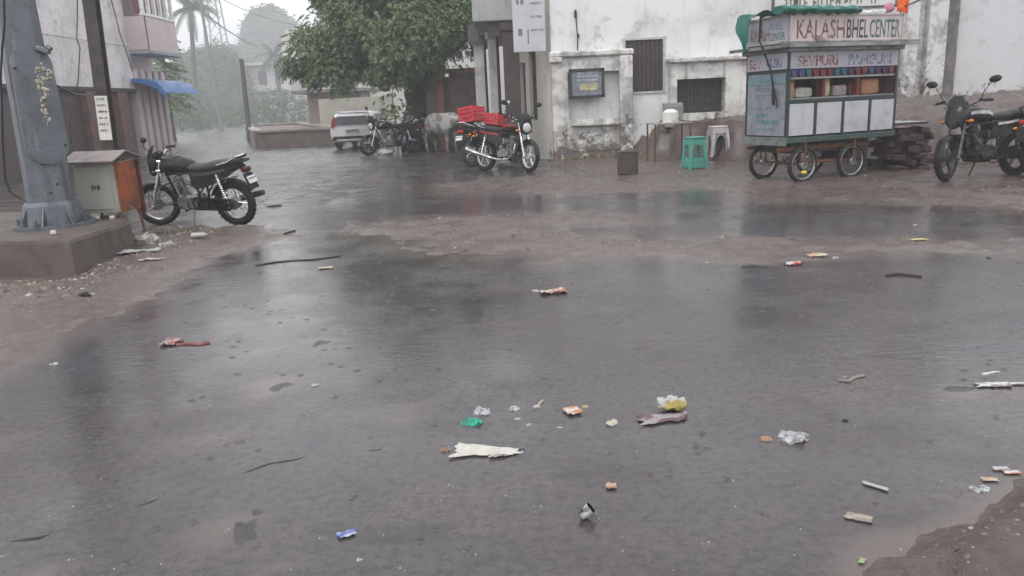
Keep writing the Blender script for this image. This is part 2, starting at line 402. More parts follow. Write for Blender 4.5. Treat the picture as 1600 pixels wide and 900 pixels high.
# rain haze
hz = MB(); hz.box((0, 126, 12.2), (330, 290, 27.0))
m = D.materials.new('haze'); m.use_nodes = True; nn = m.node_tree.nodes
for n in list(nn): nn.remove(n)
pv = nn.new('ShaderNodeVolumePrincipled'); pv.inputs['Color'].default_value = (.93, .95, .97, 1); pv.inputs['Density'].default_value = HAZE_DENSITY; pv.inputs['Anisotropy'].default_value = .2
om = nn.new('ShaderNodeOutputMaterial'); m.node_tree.links.new(pv.outputs[0], om.inputs['Volume'])
haze = hz.build('haze', m, smooth=0); tag(haze, 'pale rain haze filling the street', 'haze', kind='stuff')

# ================================================================== buildings
def wall_open(mb, o, ud, W0, W1, Z0, Z1, th, holes):       # a wall along ud with window openings and their reveals, thickness th towards the back
    o = Vector(o); ud = Vector(ud).normalized(); nb = Vector((-ud.y, ud.x, 0))
    us = sorted({W0, W1, *[h[0] for h in holes], *[h[1] for h in holes]}); zs = sorted({Z0, Z1, *[h[2] for h in holes], *[h[3] for h in holes]})
    def P(u, z, k=0.0): return o+ud*u+Vector((0, 0, z))+nb*k
    def hole(u, z): return any(h[0] < u < h[1] and h[2] < z < h[3] for h in holes)
    for i in range(len(us)-1):
        for j in range(len(zs)-1):
            if not hole((us[i]+us[i+1])/2, (zs[j]+zs[j+1])/2):
                mb.quad(P(us[i], zs[j]), P(us[i+1], zs[j]), P(us[i+1], zs[j+1]), P(us[i], zs[j+1]))
    for a, b, c, d in holes:
        mb.quad(P(a, c), P(a, d), P(a, d, th), P(a, c, th)); mb.quad(P(b, c), P(b, c, th), P(b, d, th), P(b, d))
        mb.quad(P(a, c), P(a, c, th), P(b, c, th), P(b, c)); mb.quad(P(a, d), P(b, d), P(b, d, th), P(a, d, th))
    mb.quad(P(W0, Z0, th+.25), P(W0, Z1, th+.25), P(W1, Z1, th+.25), P(W1, Z0, th+.25))
    mb.quad(P(W0, Z0), P(W0, Z1), P(W0, Z1, th+.25), P(W0, Z0, th+.25)); mb.quad(P(W1, Z0), P(W1, Z0, th+.25), P(W1, Z1, th+.25), P(W1, Z1))
    mb.quad(P(W0, Z1), P(W1, Z1), P(W1, Z1, th+.25), P(W0, Z1, th+.25))
FY = 18.0
xc = wy(866, 240, FY).x
def fx(px, py=150): return wy(px, py, FY).x
def fz(px, py): return wy(px, py, FY).z
mw_white = wall_mat('white_limewash', (.70, .71, .71), (.44, .43, .41), (.17, .11, .085), .7, 0, 1.0, .3, .45)
mw_box = wall_mat('stained_limewash', (.64, .63, .60), (.29, .27, .25), (.16, .10, .08), 1.15, 0, 1.15, .62, 1.0, mlo=.47)
mw_right = wall_mat('old_limewash', (.58, .57, .56), (.30, .28, .26), (.17, .12, .09), 1.1, .8, 1.6, .45, 1.0, mlo=.45)
mw_cream = wall_mat('cream_plaster', (.66, .63, .56), (.52, .49, .43), (.2, .13, .1), .5, 0, .9, .25, .4)
m_dark = M('dark_interior', (.02, .018, .02), .8)
m_shutter = M('brown_shutter', (.055, .042, .045), .55, c2=(.04, .032, .034), scale=4)
m_conc = M('wet_concrete', (.20, .185, .17), .55, c2=(.11, .10, .092), scale=3.5, bump=.3)
m_pillar = M('brown_pillar_paint', (.072, .052, .050), .5, c2=(.05, .040, .040), scale=3)
bld = thing('white_building', 'long white limewashed building with stained peeling foot and porch', 'building')
b = MB()
win1 = (fx(976, 100), fx(1037, 100), fz(1005, 143), fz(1005, 62))
win2 = (fx(1054, 150), fx(1128, 150), fz(1090, 176), fz(1090, 123))
X_R1 = fx(1408, 60)
wall_open(b, (0, FY, 0), (1, 0, 0), xc, X_R1, -.2, 6.2, .18, [win1, win2])
b.build('wall', mw_white, bld, smooth=0)
# right stretch of the wall, older and more stained, then a cleaner stretch
b = MB(); wall_open(b, (0, FY+.06, 0), (1, 0, 0), X_R1+.004, fx(1496, 60), -.2, 6.0, .1, [])
wr = b.build('wall', mw_right, bld, smooth=0); wr['label'] = 'stained stretch of wall behind the cart'
b = MB()
for px in (1408, 1448):
    x = fx(px, 60); b.box((x+.16, FY-.06, 2.6), (.42 if px == 1448 else .3, .22, 6.4), bev=.02)
b.build('pilaster', mw_right, bld)
b = MB(); b.box((fx(1483, 60), FY-.03, 3.0), (.26, .20, 6.6), bev=.02); b.build('drain_column', M('black_mould_plaster', (.10, .095, .09), .7, c2=(.2, .18, .17), scale=4, bump=.4), bld)
b = MB(); wall_open(b, (fx(1496, 60)+.005, FY+.02, 0), (1, -.08, 0), 0, 14, -.2, 5.6, .1, [])
wr = b.build('wall', wall_mat('greyed_limewash', (.54, .535, .55), (.45, .44, .44), (.2, .15, .12), .5, .9, .8, .3, .3), bld, smooth=0); wr['label'] = 'plain grey-white stretch of wall at the end'
# the niche box round the notice board
nb = MB()
nx0, nx1 = fx(861, 120), fx(985, 120); nz1 = fz(920, 82)
wall_open(nb, (0, FY-.20, 0), (1, 0, 0), nx0, nx1, -.1, nz1-.10, .05, [(nx0+.36, nx1-.28, .9, nz1-.42)])
nb.box(((nx0+nx1)/2, FY-.13, nz1-.03), (nx1-nx0+.08, .30, .13), bev=.03)
nb.box((nx0+.10, FY-.22, nz1-.14), (.30, .12, .14), bev=.03)
nb.box((nx1-.14, FY-.23, (nz1-.1)/2), (.30, .10, nz1-.12), bev=.02)
nb.box(((nx0+nx1)/2+.05, FY-.25, .78), (nx1-nx0-.7, .12, .05), bev=.01)
nb.box(((nx0+nx1)/2, FY-.16, .5), (nx1-nx0-.6, .1, .6))
nb.jitter(.012, 4).build('projecting_niche', mw_box, bld, smooth=30)
# second projecting box with the dark grilled opening
gx0, gx1 = fx(1043, 150), fx(1175, 150); gz1 = fz(1090, 93)
nb = MB(); wall_open(nb, (0, FY-.26, 0), (1, 0, 0), gx0, gx1, .4, gz1-.06, .22, [win2])
nb.box(((gx0+gx1)/2, FY-.2, gz1-.01), (gx1-gx0+.1, .36, .10), bev=.02)
nb.build('projecting_bay', mw_box, bld, smooth=30)
# shutter, grille
s = MB(); n = 9; w_ = (win1[1]-win1[0]); 
s.box(((win1[0]+win1[1])/2, FY+.06, (win1[2]+win1[3])/2), (w_, .05, win1[3]-win1[2]))
for i in range(n): s.box((win1[0]+w_*(i+.5)/n, FY+.03, (win1[2]+win1[3])/2), (w_/n-.012, .03, win1[3]-win1[2]-.04), bev=.006)
wd = s.build('window', m_shutter, bld)
s = MB()
for a in ((win1[0]-.03, win1[0]+.02), (win1[1]-.02, win1[1]+.03)): s.box(((a[0]+a[1])/2, FY-.004, (win1[2]+win1[3])/2), (a[1]-a[0], .05, win1[3]-win1[2]+.1))
for zz in (win1[2]-.025, win1[3]+.02): s.box(((win1[0]+win1[1])/2, FY-.006, zz), (w_+.1, .05, .045))
s.build('frame', M('frame_plaster', (.46, .46, .455), .6, c2=(.33, .325, .32), scale=7), wd)
s = MB(); s.box(((win2[0]+win2[1])/2, FY+.10, (win2[2]+win2[3])/2), (win2[1]-win2[0]-.01, .04, win2[3]-win2[2]-.01))
wd = s.build('window', M('dark_mesh', (.035, .042, .04), .6, c2=(.06, .065, .06), scale=5), bld)
s = MB()
for i in range(13): s.cyl((win2[0]+(win2[1]-win2[0])*(i+.5)/13, FY-.10, win2[2]), (win2[0]+(win2[1]-win2[0])*(i+.5)/13, FY-.10, win2[3]), .008, n=6)
for i in range(4): s.cyl((win2[0], FY-.088, win2[2]+(win2[3]-win2[2])*(i+.5)/4), (win2[1], FY-.088, win2[2]+(win2[3]-win2[2])*(i+.5)/4), .008, n=6)
s.build('grille', m_steel, wd)
# side wall of the porch, running back from the corner
SW0 = Vector((xc, FY, 0)); SW1 = Vector((wy(803, 150, 20.8).x, 20.8, 0)); sd = (SW1-SW0).normalized()
def su(px, py):        # distance along the side wall for a pixel
    d = ray(px, py); o = Vector((0, 0, CAM_H)); A = np.array([[d.x, -sd.x], [d.y, -sd.y]]); q = np.linalg.solve(A, np.array([SW0.x, SW0.y]))
    return float(q[1])
s = MB()
# wall_open puts its front on the right-hand side of ud seen from above, so run from back to front
L = (SW1-SW0).length
hA = (L-su(827, 120), L-su(838, 120), .9, 2.55); hB = (L-su(813, 120), L-su(821, 120), .95, 2.3)
wall_open(s, SW1, -sd, 0, L-.003, -.2, 6.0, .15, [hA, hB])
o = s.build('wall', mw_cream, bld, smooth=0); o['label'] = 'cream side wall of the porch'
nb_ = Vector((sd.y, -sd.x, 0)); nb_ = -nb_ if nb_.x < 0 else nb_
for h in (hA, hB):
    s = MB(); c = SW1-sd*((h[0]+h[1])/2)+nb_*.10; ang = math.atan2(-sd.y, -sd.x)
    s.box((c.x, c.y, (h[2]+h[3])/2), (h[1]-h[0]-.01, .03, h[3]-h[2]-.01), rot=Euler((0, 0, ang)))
    s.build('window', m_shutter, bld)
s = MB(); s.box((SW1.x+.15, 25.0, 2.9), (.3, 8.3, 6.2)); o = s.build('wall', mw_cream, bld, smooth=0); o['label'] = 'white wall running back behind the porch columns'
# porch slab, beam and pillars
slab = MB()
pz = fz(800, 28)
slab.box((wy(772, 20, 18.6).x, 22.6, pz+.75), (1.0, 8.2, 1.5), bev=.02)
slab.build('porch_slab', wall_mat('grey_plaster', (.36, .36, .365), (.24, .235, .23), (.2, .15, .12), .7, 0, .2, 0, .8), bld)
s = MB(); s.box((wy(776, 40, 18.75).x, 18.80, pz-.16), (.42, .30, .32), bev=.01); s.build('porch_beam', M('dark_beam', (.06, .058, .06), .6, c2=(.1, .095, .09)), bld)
def pillar(pxa, pxb, y, mat, ztop):
    xa, xb = wy(pxa, 150, y).x, wy(pxb, 150, y).x
    q = MB(); q.box(((xa+xb)/2, y+(xb-xa)/2, ztop/2-.1), (xb-xa, xb-xa, ztop+.2), bev=.015)
    q.box(((xa+xb)/2, y+(xb-xa)/2, ztop-.12), (xb-xa+.12, xb-xa+.12, .2), bev=.02)
    return q.build('pillar', mat, bld)
pillar(789, 814, 18.6, m_pillar, pz)
m_grcol = wall_mat('grey_column_plaster', (.58, .58, .57), (.38, .37, .36), (.2, .15, .13), .9, 0, .5, .2, .7)
pillar(766, 779, 20.5, m_grcol, pz-.02); pillar(744, 760, 22.5, m_grcol, pz-.02)
s = MB(); s.box((wy(748, 60, 23).x, 23.6, wy(748, 56, 23).z), (.55, 2.6, .50)); s.build('canopy_slab', M('dark_slab', (.09, .09, .10), .6, c2=(.14, .135, .13)), bld)
# black pipes down the pillars
for px, y in ((761, 22.3), (781, 20.3)):
    s = MB(); p = wy(px, 150, y); s.cyl((p.x, p.y, 0), (p.x, p.y, pz), .035, n=8); s.build('drain_pipe', m_blackplastic, bld)
s = MB()
for px, ya, yb_ in ((899, 15, 92), (1330, -10, 30)): q = wy(px, ya, FY-.02); q2 = wy(px+4, yb_, FY-.02); s.tube([(q.x, FY-.015, q.z), (q2.x, FY-.015, (q.z+q2.z)/2), (q2.x, FY-.015, q2.z)], .012, n=5); break
q = wy(899, 22, FY); s.box((q.x, FY-.03, q.z), (.05, .06, .14)); q = wy(903, 56, FY); s.box((q.x, FY-.03, q.z), (.05, .05, .08)); s.build('conduit', m_blackplastic, bld)
# the hung board on the porch
bd = thing('notice_panel', 'large grey-white notice panel hung high at the porch corner', 'sign')
p0 = wy(803, 82, 17.85); p1 = wy(853, 79, 17.85)
s = MB(); s.box(((p0.x+p1.x)/2, 17.85, p0.z+.85), (p1.x-p0.x, .04, 1.7), bev=.004); s.build('board', M('board_grey', (.50, .51, .53), .4, c2=(.42, .43, .45), scale=2), bd)
s = MB()
for k, zz in enumerate((.42, .70, .98, 1.25)): scribble_row(s, (p0.x+.40, 17.827, p0.z+zz), (1, 0, 0), (0, 0, 1), .26, .055, seed=k)
s.box((p0.x+.33, 17.826, p0.z+.32), (.03, .004, .30)); s.box((p0.x+.16, 17.826, p0.z+.42), (.09, .004, .14)); s.box((p0.x+.12, 17.826, p0.z+1.1), (.05, .004, .2)); s.box((p0.x+.22, 17.826, p0.z+1.05), (.07, .004, .1))
s.build('lettering', M('faded_ink', (.16, .16, .17), .7, c2=(.25, .25, .26)), bd)
# small framed notice in the niche
nt = thing('framed_notice', 'small dark framed notice board in the stained niche', 'sign')
a = wy(892, 152, FY-.26); c = wy(942, 108, FY-.26); cx, cz, ww, hh = (a.x+c.x)/2, (a.z+c.z)/2, c.x-a.x, c.z-a.z
s = MB(); s.box((cx, FY-.20, cz), (ww, .10, hh), bev=.01); s.build('board', M('notice_face', (.20, .22, .27), .5, c2=(.12, .13, .17), scale=7), nt)
s = MB()
for dx, dz, w2, h2 in ((-ww/2, 0, .06, hh+.06), (ww/2, 0, .06, hh+.06), (0, hh/2, ww+.055, .06), (0, -hh/2, ww+.055, .06)): s.box((cx+dx, FY-.262, cz+dz), (w2, .05, h2), bev=.008)
s.build('frame', M('dark_frame', (.05, .045, .045), .5), nt)
s = MB(); s.box((cx+.04, FY-.255, cz-.08), (ww*.55, .01, hh*.28)); s.build('yellow_strip', M('faded_yellow', (.45, .40, .18), .6), nt)
s = MB()
for k in range(3): scribble_row(s, (cx-ww*.3, FY-.254, cz+.04+k*.08), (1, 0, 0), (0, 0, 1), ww*.66, .05, seed=40+k)
for k in range(2): scribble_row(s, (cx-ww*.2, FY-.262, cz-.15+k*.07), (1, 0, 0), (0, 0, 1), ww*.5, .04, seed=50+k)
s.build('lettering', M('pale_ink', (.6, .6, .62), .7), nt)
# long sign on the wall above the cart
sg = thing('wall_sign', 'long pale wall sign in dark frame above the cart', 'sign')
a = wy(1207, 18, FY-.3); c = wy(1402, -26, FY-.3)
s = MB(); s.box(((a.x+c.x)/2, FY-.3, (a.z+c.z)/2), (c.x-a.x, .05, c.z-a.z)); s.build('board', M('sign_pale', (.62, .61, .57), .4, c2=(.52, .51, .48), scale=3), sg)
s = MB()
for dx, dz, w2, h2 in ((a.x, (a.z+c.z)/2, .05, c.z-a.z), (c.x, (a.z+c.z)/2, .05, c.z-a.z), ((a.x+c.x)/2, a.z, c.x-a.x+.05, .05), ((a.x+c.x)/2, c.z, c.x-a.x+.05, .05), ((a.x+c.x)/2, a.z+.33, c.x-a.x, .03)): s.box((dx, FY-.32, dz), (w2, .06, h2))
s.box((wy(1243, 5, FY-.3).x, FY-.345, a.z+.1), (.06, .05, 1.2))
s.build('frame', m_steel, sg)
s = MB(); scribble_row(s, (a.x+.25, FY-.328, a.z+.06), (1, 0, 0), (0, 0, 1), c.x-a.x-.5, .19, seed=77)
s.build('lettering', M('sign_ink', (.12, .115, .11), .7, c2=(.2, .19, .18)), sg)

# ---- left pink house along the street
LX = -12.4
def ly(px, py): return wx(px, py, LX).y
def lz(px, py): return wx(px, py, LX).z
hs_ = thing('pink_house', 'two storey pale pink house with dark stained ground floor on the left', 'building')
mw_pinkwhite = wall_mat('pinkish_limewash', (.76, .725, .73), (.52, .49, .49), (.22, .18, .17), 1.0, 0, .5, 0, .5, patch=(.60, .58, .575))
mw_pink = wall_mat('pink_paint', (.58, .48, .485), (.45, .38, .385), (.3, .22, .2), .6, 0, .9, .2, .7)
mw_lower = wall_mat('sooty_plaster', (.085, .066, .064), (.14, .10, .095), (.14, .06, .045), .8, 0, 2.5, .35, .6, mold=(.05, .045, .045))
yA = ly(-160, 150); yB = ly(208, 120); zO = lz(150, 137)
s = MB(); s.box((LX-2.0, (yA+yB)/2, zO+2.6), (4.0, yB-yA, 5.2)); s.box((LX-.03, (yA+yB)/2, lz(100, 55)), (.10, yB-yA-.02, .10)); s.build('wall', mw_pinkwhite, hs_, smooth=0)
s = MB(); s.box((LX-2.2, (yA+yB)/2, zO/2-.1), (4.0, yB-yA-.06, zO+.196)); s.build('wall', mw_lower, hs_, smooth=0)
s = MB(); s.box((LX-.14, (yA+yB)/2, zO-.05), (.42, yB-yA-.01, .12), bev=.01); s.build('ledge', M('dark_ledge', (.06, .05, .047), .7), hs_)
for px in (198, 150):
    s = MB(); y = ly(px, 200); s.box((LX-.10, y, zO/2-.06), (.30, .65, zO-.02), bev=.02)
    s.build('pier', M('brown_pier', (.16, .085, .072), .6, c2=(.09, .055, .05), scale=3, bump=.3), hs_)
s = MB(); s.box((LX-.18, ly(110, 200), 1.0), (.06, 2.4, 1.9)); s.build('shutter', M('maroon_shutter', (.06, .035, .034), .55, c2=(.09, .05, .045)), hs_)
# pink section further down the street
yC = ly(266, 180)
s = MB(); s.box((LX-2.35, (yB+yC)/2, 3.0), (4.0, yC-yB-.01, 6.4)); s.build('wall', mw_pink, hs_, smooth=0)
for k in range(5):
    y = yB+.25+(yC-yB-.4)*k/4; s = MB(); s.box((LX-.18, y, 1.5), (.36, .30, 3.0), bev=.02); s.build('column', mw_pink, hs_)
for k in range(4):
    y = yB+.25+(yC-yB-.4)*(k+.5)/4; s = MB(); s.box((LX-.33, y, 1.2), (.05, .45, 2.2)); s.build('door', M('dark_maroon_door', (.07, .045, .05), .5), hs_)
bz0 = lz(232, 93)+.1; bxo = wy(234, 90, yB).x
s = MB(); s.box(((LX+bxo)/2-.1, (yB+yC)/2, bz0+.06), (bxo-LX+.3, yC-yB, .12), bev=.01); s.build('balcony_slab', M('bluish_slab', (.34, .37, .40), .6), hs_)
s = MB(); s.box(((LX+bxo)/2, yB+.04, bz0+.66), (bxo-LX, .10, 1.06)); s.box((bxo-.05, (yB+yC)/2, bz0+.66), (.1, yC-yB-.02, 1.06)); s.build('balcony_wall', mw_pink, hs_)
s = MB()
for k in range(6): s.box((bxo-.06, yB+.1+(yC-yB-.2)*k/5, bz0+2.3), (.1, .12, 2.2))
s.box((bxo-.06, (yB+yC)/2, bz0+1.25), (.16, yC-yB, .08)); s.build('balcony_posts', m_white, hs_)
s = MB(); s.box((bxo-.3, (yB+yC)/2, bz0+2.3), (.04, yC-yB-.1, 2.0)); s.build('window', M('maroon_screen', (.20, .07, .08), .5), hs_)
# blue awning
aw = thing('awning', 'blue plastic awning sheet over the pink house door', 'awning')
y0 = yB-.2; y1 = yC+.2; s = MB(); rings = []
ax0 = LX-.05; az0 = wy(212, 123, y0).z; ax1 = wy(303, 140, y1-.4).x; az1 = wy(300, 134, y0+1.2).z
N = 10
for i in range(N+1):
    t_ = i/N; x = ax0+(ax1-ax0)*t_
    z = az0+(az1-az0)*t_+.10*math.sin(t_*PI)-(.22*max(0, t_-.85)/.15)
    rings.append([Vector((x, y0+(y1-y0)*j/6, z+(.012*math.sin(j*2.1+i*.6))*t_)) for j in range(7)])
top = [[p.copy() for p in r_] for r_ in rings]; bot = [[p-Vector((0, 0, .015)) for p in r_] for r_ in rings]
for i in range(N):
    for j in range(6):
        s.quad(top[i][j], top[i+1][j], top[i+1][j+1], top[i][j+1]); s.quad(bot[i][j], bot[i][j+1], bot[i+1][j+1], bot[i+1][j])
for i in range(N):                         # hem hanging from the near edge
    d0 = Vector((0, -.02, -.10-.16*i/N)); d1 = Vector((0, -.02, -.10-.16*(i+1)/N)); s.quad(top[i][0], top[i+1][0], top[i+1][0]+d1, top[i][0]+d0); s.quad(bot[i][0]+Vector((0, .012, 0)), bot[i][0]+d0+Vector((0, .012, 0)), bot[i+1][0]+d1+Vector((0, .012, 0)), bot[i+1][0]+Vector((0, .012, 0)))
bmesh.ops.remove_doubles(s.bm, verts=s.bm.verts, dist=.001)
s.build('sheet', M('blue_tarp', (.035, .13, .36), .4, c2=(.05, .16, .38), scale=3), aw, smooth=60)
s = MB()
for y in (y0+.1, (y0+y1)/2, y1-.1): s.cyl((LX, y, az0-.06), (ax1-.1, y, az1-.03), .02, n=6)
s.build('frame', m_steel, aw)

# ---- gate and compound wall behind the cow
g = thing('iron_gate', 'dark brown sheet gate between rust red posts behind the cow', 'gate')
GY = 24.3
xa, xb = wy(703, 150, GY).x, wy(744, 150, GY).x; zt = wy(720, 112, GY).z
s = MB(); s.box(((xa+xb)/2, GY, zt/2+.05), (xb-xa, .05, zt-.1)); 
for i in range(5): s.box((xa+(xb-xa)*(i+.5)/5, GY-.03, zt/2+.05), (.04, .03, zt-.14))
s.build('panel', M('brown_gate', (.12, .075, .068), .55, c2=(.17, .12, .105)), g)
s = MB(); xp = wy(689, 150, GY).x; s.box((xp, GY-.03, zt/2), (.20, .2, zt+.16), bev=.01); s.build('post', M('rust_red_paint', (.34, .13, .095), .6, c2=(.24, .11, .085)), g)
s = MB(); s.box(((xp+xb)/2, GY-.02, zt+.03), (xb-xp, .12, .14)); s.build('top_beam', M('rust_red_paint', (.20, .075, .055)), g)
s = MB(); s.box((wy(708, 150, GY+.4).x, GY+.5, 1.1), (1.7, .2, 2.2)); tag(s.build('compound_wall', wall_mat('brown_wall', (.26, .19, .165), (.17, .13, .12), (.1, .06, .05), .8)), 'low brown wall behind the cow and the tree', 'wall')
s = MB(); s.box((wy(712, 80, 34).x, 36, 2.0), (5.5, 4, 5.2)); s.box((wy(712, 80, 34).x, 34.2, 4.66), (5.8, .6, .16)); tag(s.build('white_house', wall_mat('far_white', (.62, .61, .58), (.5, .48, .45), (.3, .25, .2), .5)), 'pale house showing above the iron gate', 'building')

# ---- hut, pit wall and far houses
hut = thing('roadside_hut', 'small grey hut with flat overhanging roof beyond the white car', 'hut')
HY = 42
xa, xb = wy(482, 170, HY).x, wy(566, 170, HY).x; zt = wy(520, 145, HY).z
s = MB(); s.box(((xa+xb)/2, HY+1.5, zt/2), (xb-xa, 3, zt)); s.build('wall', wall_mat('hut_plaster', (.24, .19, .18), (.18, .15, .14), (.15, .1, .09), .6), hut, smooth=0)
s = MB(); s.box(((xa+xb)/2-.15, HY+1.3, zt+.1), (xb-xa+1.0, 4, .18), bev=.02); s.build('roof', m_conc, hut)
bw = thing('far_house', 'whitewashed house half hidden behind the big tree', 'building')
xa, xb = wy(535, 150, 46).x, wy(655, 150, 46).x; zt = wy(600, 66, 46).z
s = MB(); s.box(((xa+xb)/2, 49, zt/2), (xb-xa, 6, zt)); s.build('wall', wall_mat('far_cream', (.58, .58, .56), (.46, .45, .43), (.4, .36, .3), .6), bw, smooth=0)
s = MB(); s.box(((xa+xb)/2, 48.9, zt+.08), (xb-xa+.5, 6.4, .16)); s.build('roof', m_conc, bw)
s = MB()
for px in (560, 600): p = wy(px, 110, 46); s.box((p.x, 45.97, p.z), (1.0, .08, 1.2))
s.build('window', m_dark, bw)
s = MB(); s.box((wy(585, 180, 38).x, 38, .95), (5.2, .2, 1.9)); tag(s.build('plaster_wall', wall_mat('pale_plaster', (.42, .40, .34), (.30, .28, .24), (.3, .24, .2), .8)), 'pale low wall behind the tree sapling', 'wall')
fh = thing('distant_house', 'faint pale house with balcony far down the street', 'building')
p = wy(395, 110, 145); s = MB(); s.box((p.x, 148.5, 4.6), (13, 6, 10.6)); s.box((p.x-.5, 144.6, 5.4), (14, 1.6, .3)); s.box((p.x, 147.6, 10.1), (13.8, 7, .4)); s.build('wall', wall_mat('far_pale', (.52, .52, .52), (.4, .4, .4), (.4, .36, .3), .6), fh, smooth=0)
s = MB()
for k in range(8): s = MB(); s.box((p.x-4.5+(k % 4)*3, 145.47, 3.2+4.4*(k//4)), (1.5, .08, 2.3)); s.build('window', m_dark, fh)
p = wy(500, 60, 150); s = MB(); s.box((p.x, 154, 7.0), (15, 6, 16)); s.box((p.x-2, 153, 15.6), (9, 5, 1.4)); tag(s.build('tower_block', wall_mat('far_tan', (.5, .42, .37), (.42, .36, .32), (.4, .3, .3), .6)), 'faint tan block rising behind the big tree', 'building')
# pit wall
pw = thing('planter_wall', 'low brown brick enclosure with pale coping beside the road', 'wall')
A = at(405, 232); B = at(535, 226); C_ = at(388, 212); Z = .62
m_brk = NT('weathered_brick'); bt = m_brk.n.new('ShaderNodeTexBrick'); bt.inputs['Scale'].default_value = 4.0; bt.inputs['Color1'].default_value = (.15, .085, .07, 1); bt.inputs['Color2'].default_value = (.10, .065, .055, 1); bt.inputs['Mortar'].default_value = (.2, .18, .16, 1)
mp = m_brk.n.new('ShaderNodeMapping'); mp.inputs['Rotation'].default_value = (R(90), 0, 0); m_brk.l.new(m_brk.vec, mp.inputs[0]); m_brk.l.new(mp.outputs[0], bt.inputs['Vector'])
m_brk.link('Base Color', m_brk.mix(m_brk.ramp(m_brk.noise(2, 5, .6), .42, .6), bt.outputs['Color'], (.17, .14, .125))); m_brk.set('Roughness', .6); m_brick = m_brk.m
s = MB()
def seg_wall(s, a, b, z0, z1, th):
    a = Vector(a); b = Vector(b); d = (b-a).normalized(); n_ = Vector((-d.y, d.x, 0))*th/2
    s._add([Vector((*q.xy, z)) for z in (z0, z1) for q in (a-n_, b-n_, b+n_, a+n_)], [(3, 2, 1, 0), (4, 5, 6, 7), (0, 1, 5, 4), (1, 2, 6, 5), (2, 3, 7, 6), (3, 0, 4, 7)])
E = C_+(B-A); 
for q in ((A, B), (A, C_), (C_, E), (B, E)): seg_wall(s, q[0], q[1], -.05, Z, .24)
s.build('wall', m_brick, pw, smooth=0)
s = MB()
for q in ((A, B), (A, C_), (C_, E), (B, E)): seg_wall(s, q[0], q[1], Z+.002, Z+.09, .36)
s.build('coping', M('pale_coping', (.34, .31, .29), .5, c2=(.22, .19, .175), scale=2), pw, smooth=0)
s = MB(); s._add([Vector((*q.xy, Z-.06)) for q in (A, B, E, C_)], [(0, 1, 2, 3)]); s.build('fill', M('pit_soil', (.16, .12, .10), .7, c2=(.24, .2, .18)), pw, smooth=0)
# ================================================================== trees and plants
def leafmat(name, c, c2):
    t = NT(name); f = t.ramp(t.noise(1.1, 3, .6), .4, .62)
    r2 = t.n.new('ShaderNodeNewGeometry').outputs['Random Per Island']
    col = t.mix(f, c, c2); col = t.mix(t.math('MULTIPLY', r2, .55), col, tuple(v*1.5 for v in c2))
    t.link('Base Color', col); t.set('Roughness', .45); t.set('Transmission Weight', 0.0); t.set('Subsurface Weight', 0.0)
    return t.m
m_bark = M('wet_bark', (.075, .060, .048), .7, c2=(.04, .034, .03), scale=6, bump=.6, bscale=25)
def sprig(vs, fs, p, d, L, w, n, rnd, droop=.5):
    # a drooping stem of paired leaves
    d = d.normalized(); q = p.copy(); side = d.cross(Vector((0, 0, 1)))
    side = side.normalized() if side.length > .01 else Vector((1, 0, 0))
    for i in range(n):
        q = q+d*(L/n); d = (d+Vector((0, 0, -droop/n))).normalized()
        for sgn in (-1, 1):
            a = (side*sgn*rnd.uniform(.6, 1.0)+d*rnd.uniform(.3, .8)+Vector((0, 0, -rnd.uniform(.1, .7)))).normalized()
            l = w*rnd.uniform(.7, 1.3); b = a.cross(Vector((rnd.uniform(-1, 1), rnd.uniform(-1, 1), rnd.uniform(-.2, 1)))).normalized()*l*.22
            k = len(vs); m_ = q+a*l*.5; vs += [q, m_+b, q+a*l, m_-b]; fs.append((k, k+1, k+2, k+3))
def leaf_obj(name, vs, fs, mat, parent):
    me = D.meshes.new(name); me.from_pydata([tuple(v) for v in vs], [], fs); me.materials.append(mat)
    o = D.objects.new(name, me); COL.objects.link(o); o.parent = parent; return o
def limb(mb, p0, p1, r0, r1, rnd, wob=.15, n=7):
    p0 = Vector(p0); p1 = Vector(p1); L = (p1-p0).length; pts = []
    for i in range(n+1):
        t_ = i/n; q = p0.lerp(p1, t_)+Vector((0, 0, .12*L*math.sin(t_*PI)*.6)); q += Vector((rnd.uniform(-1, 1), rnd.uniform(-1, 1), rnd.uniform(-.5, .5)))*wob*L*.25*(0 < i < n); pts.append(q)
    mb.tube(pts, [r0+(r1-r0)*i/n for i in range(n+1)], n=9); return pts
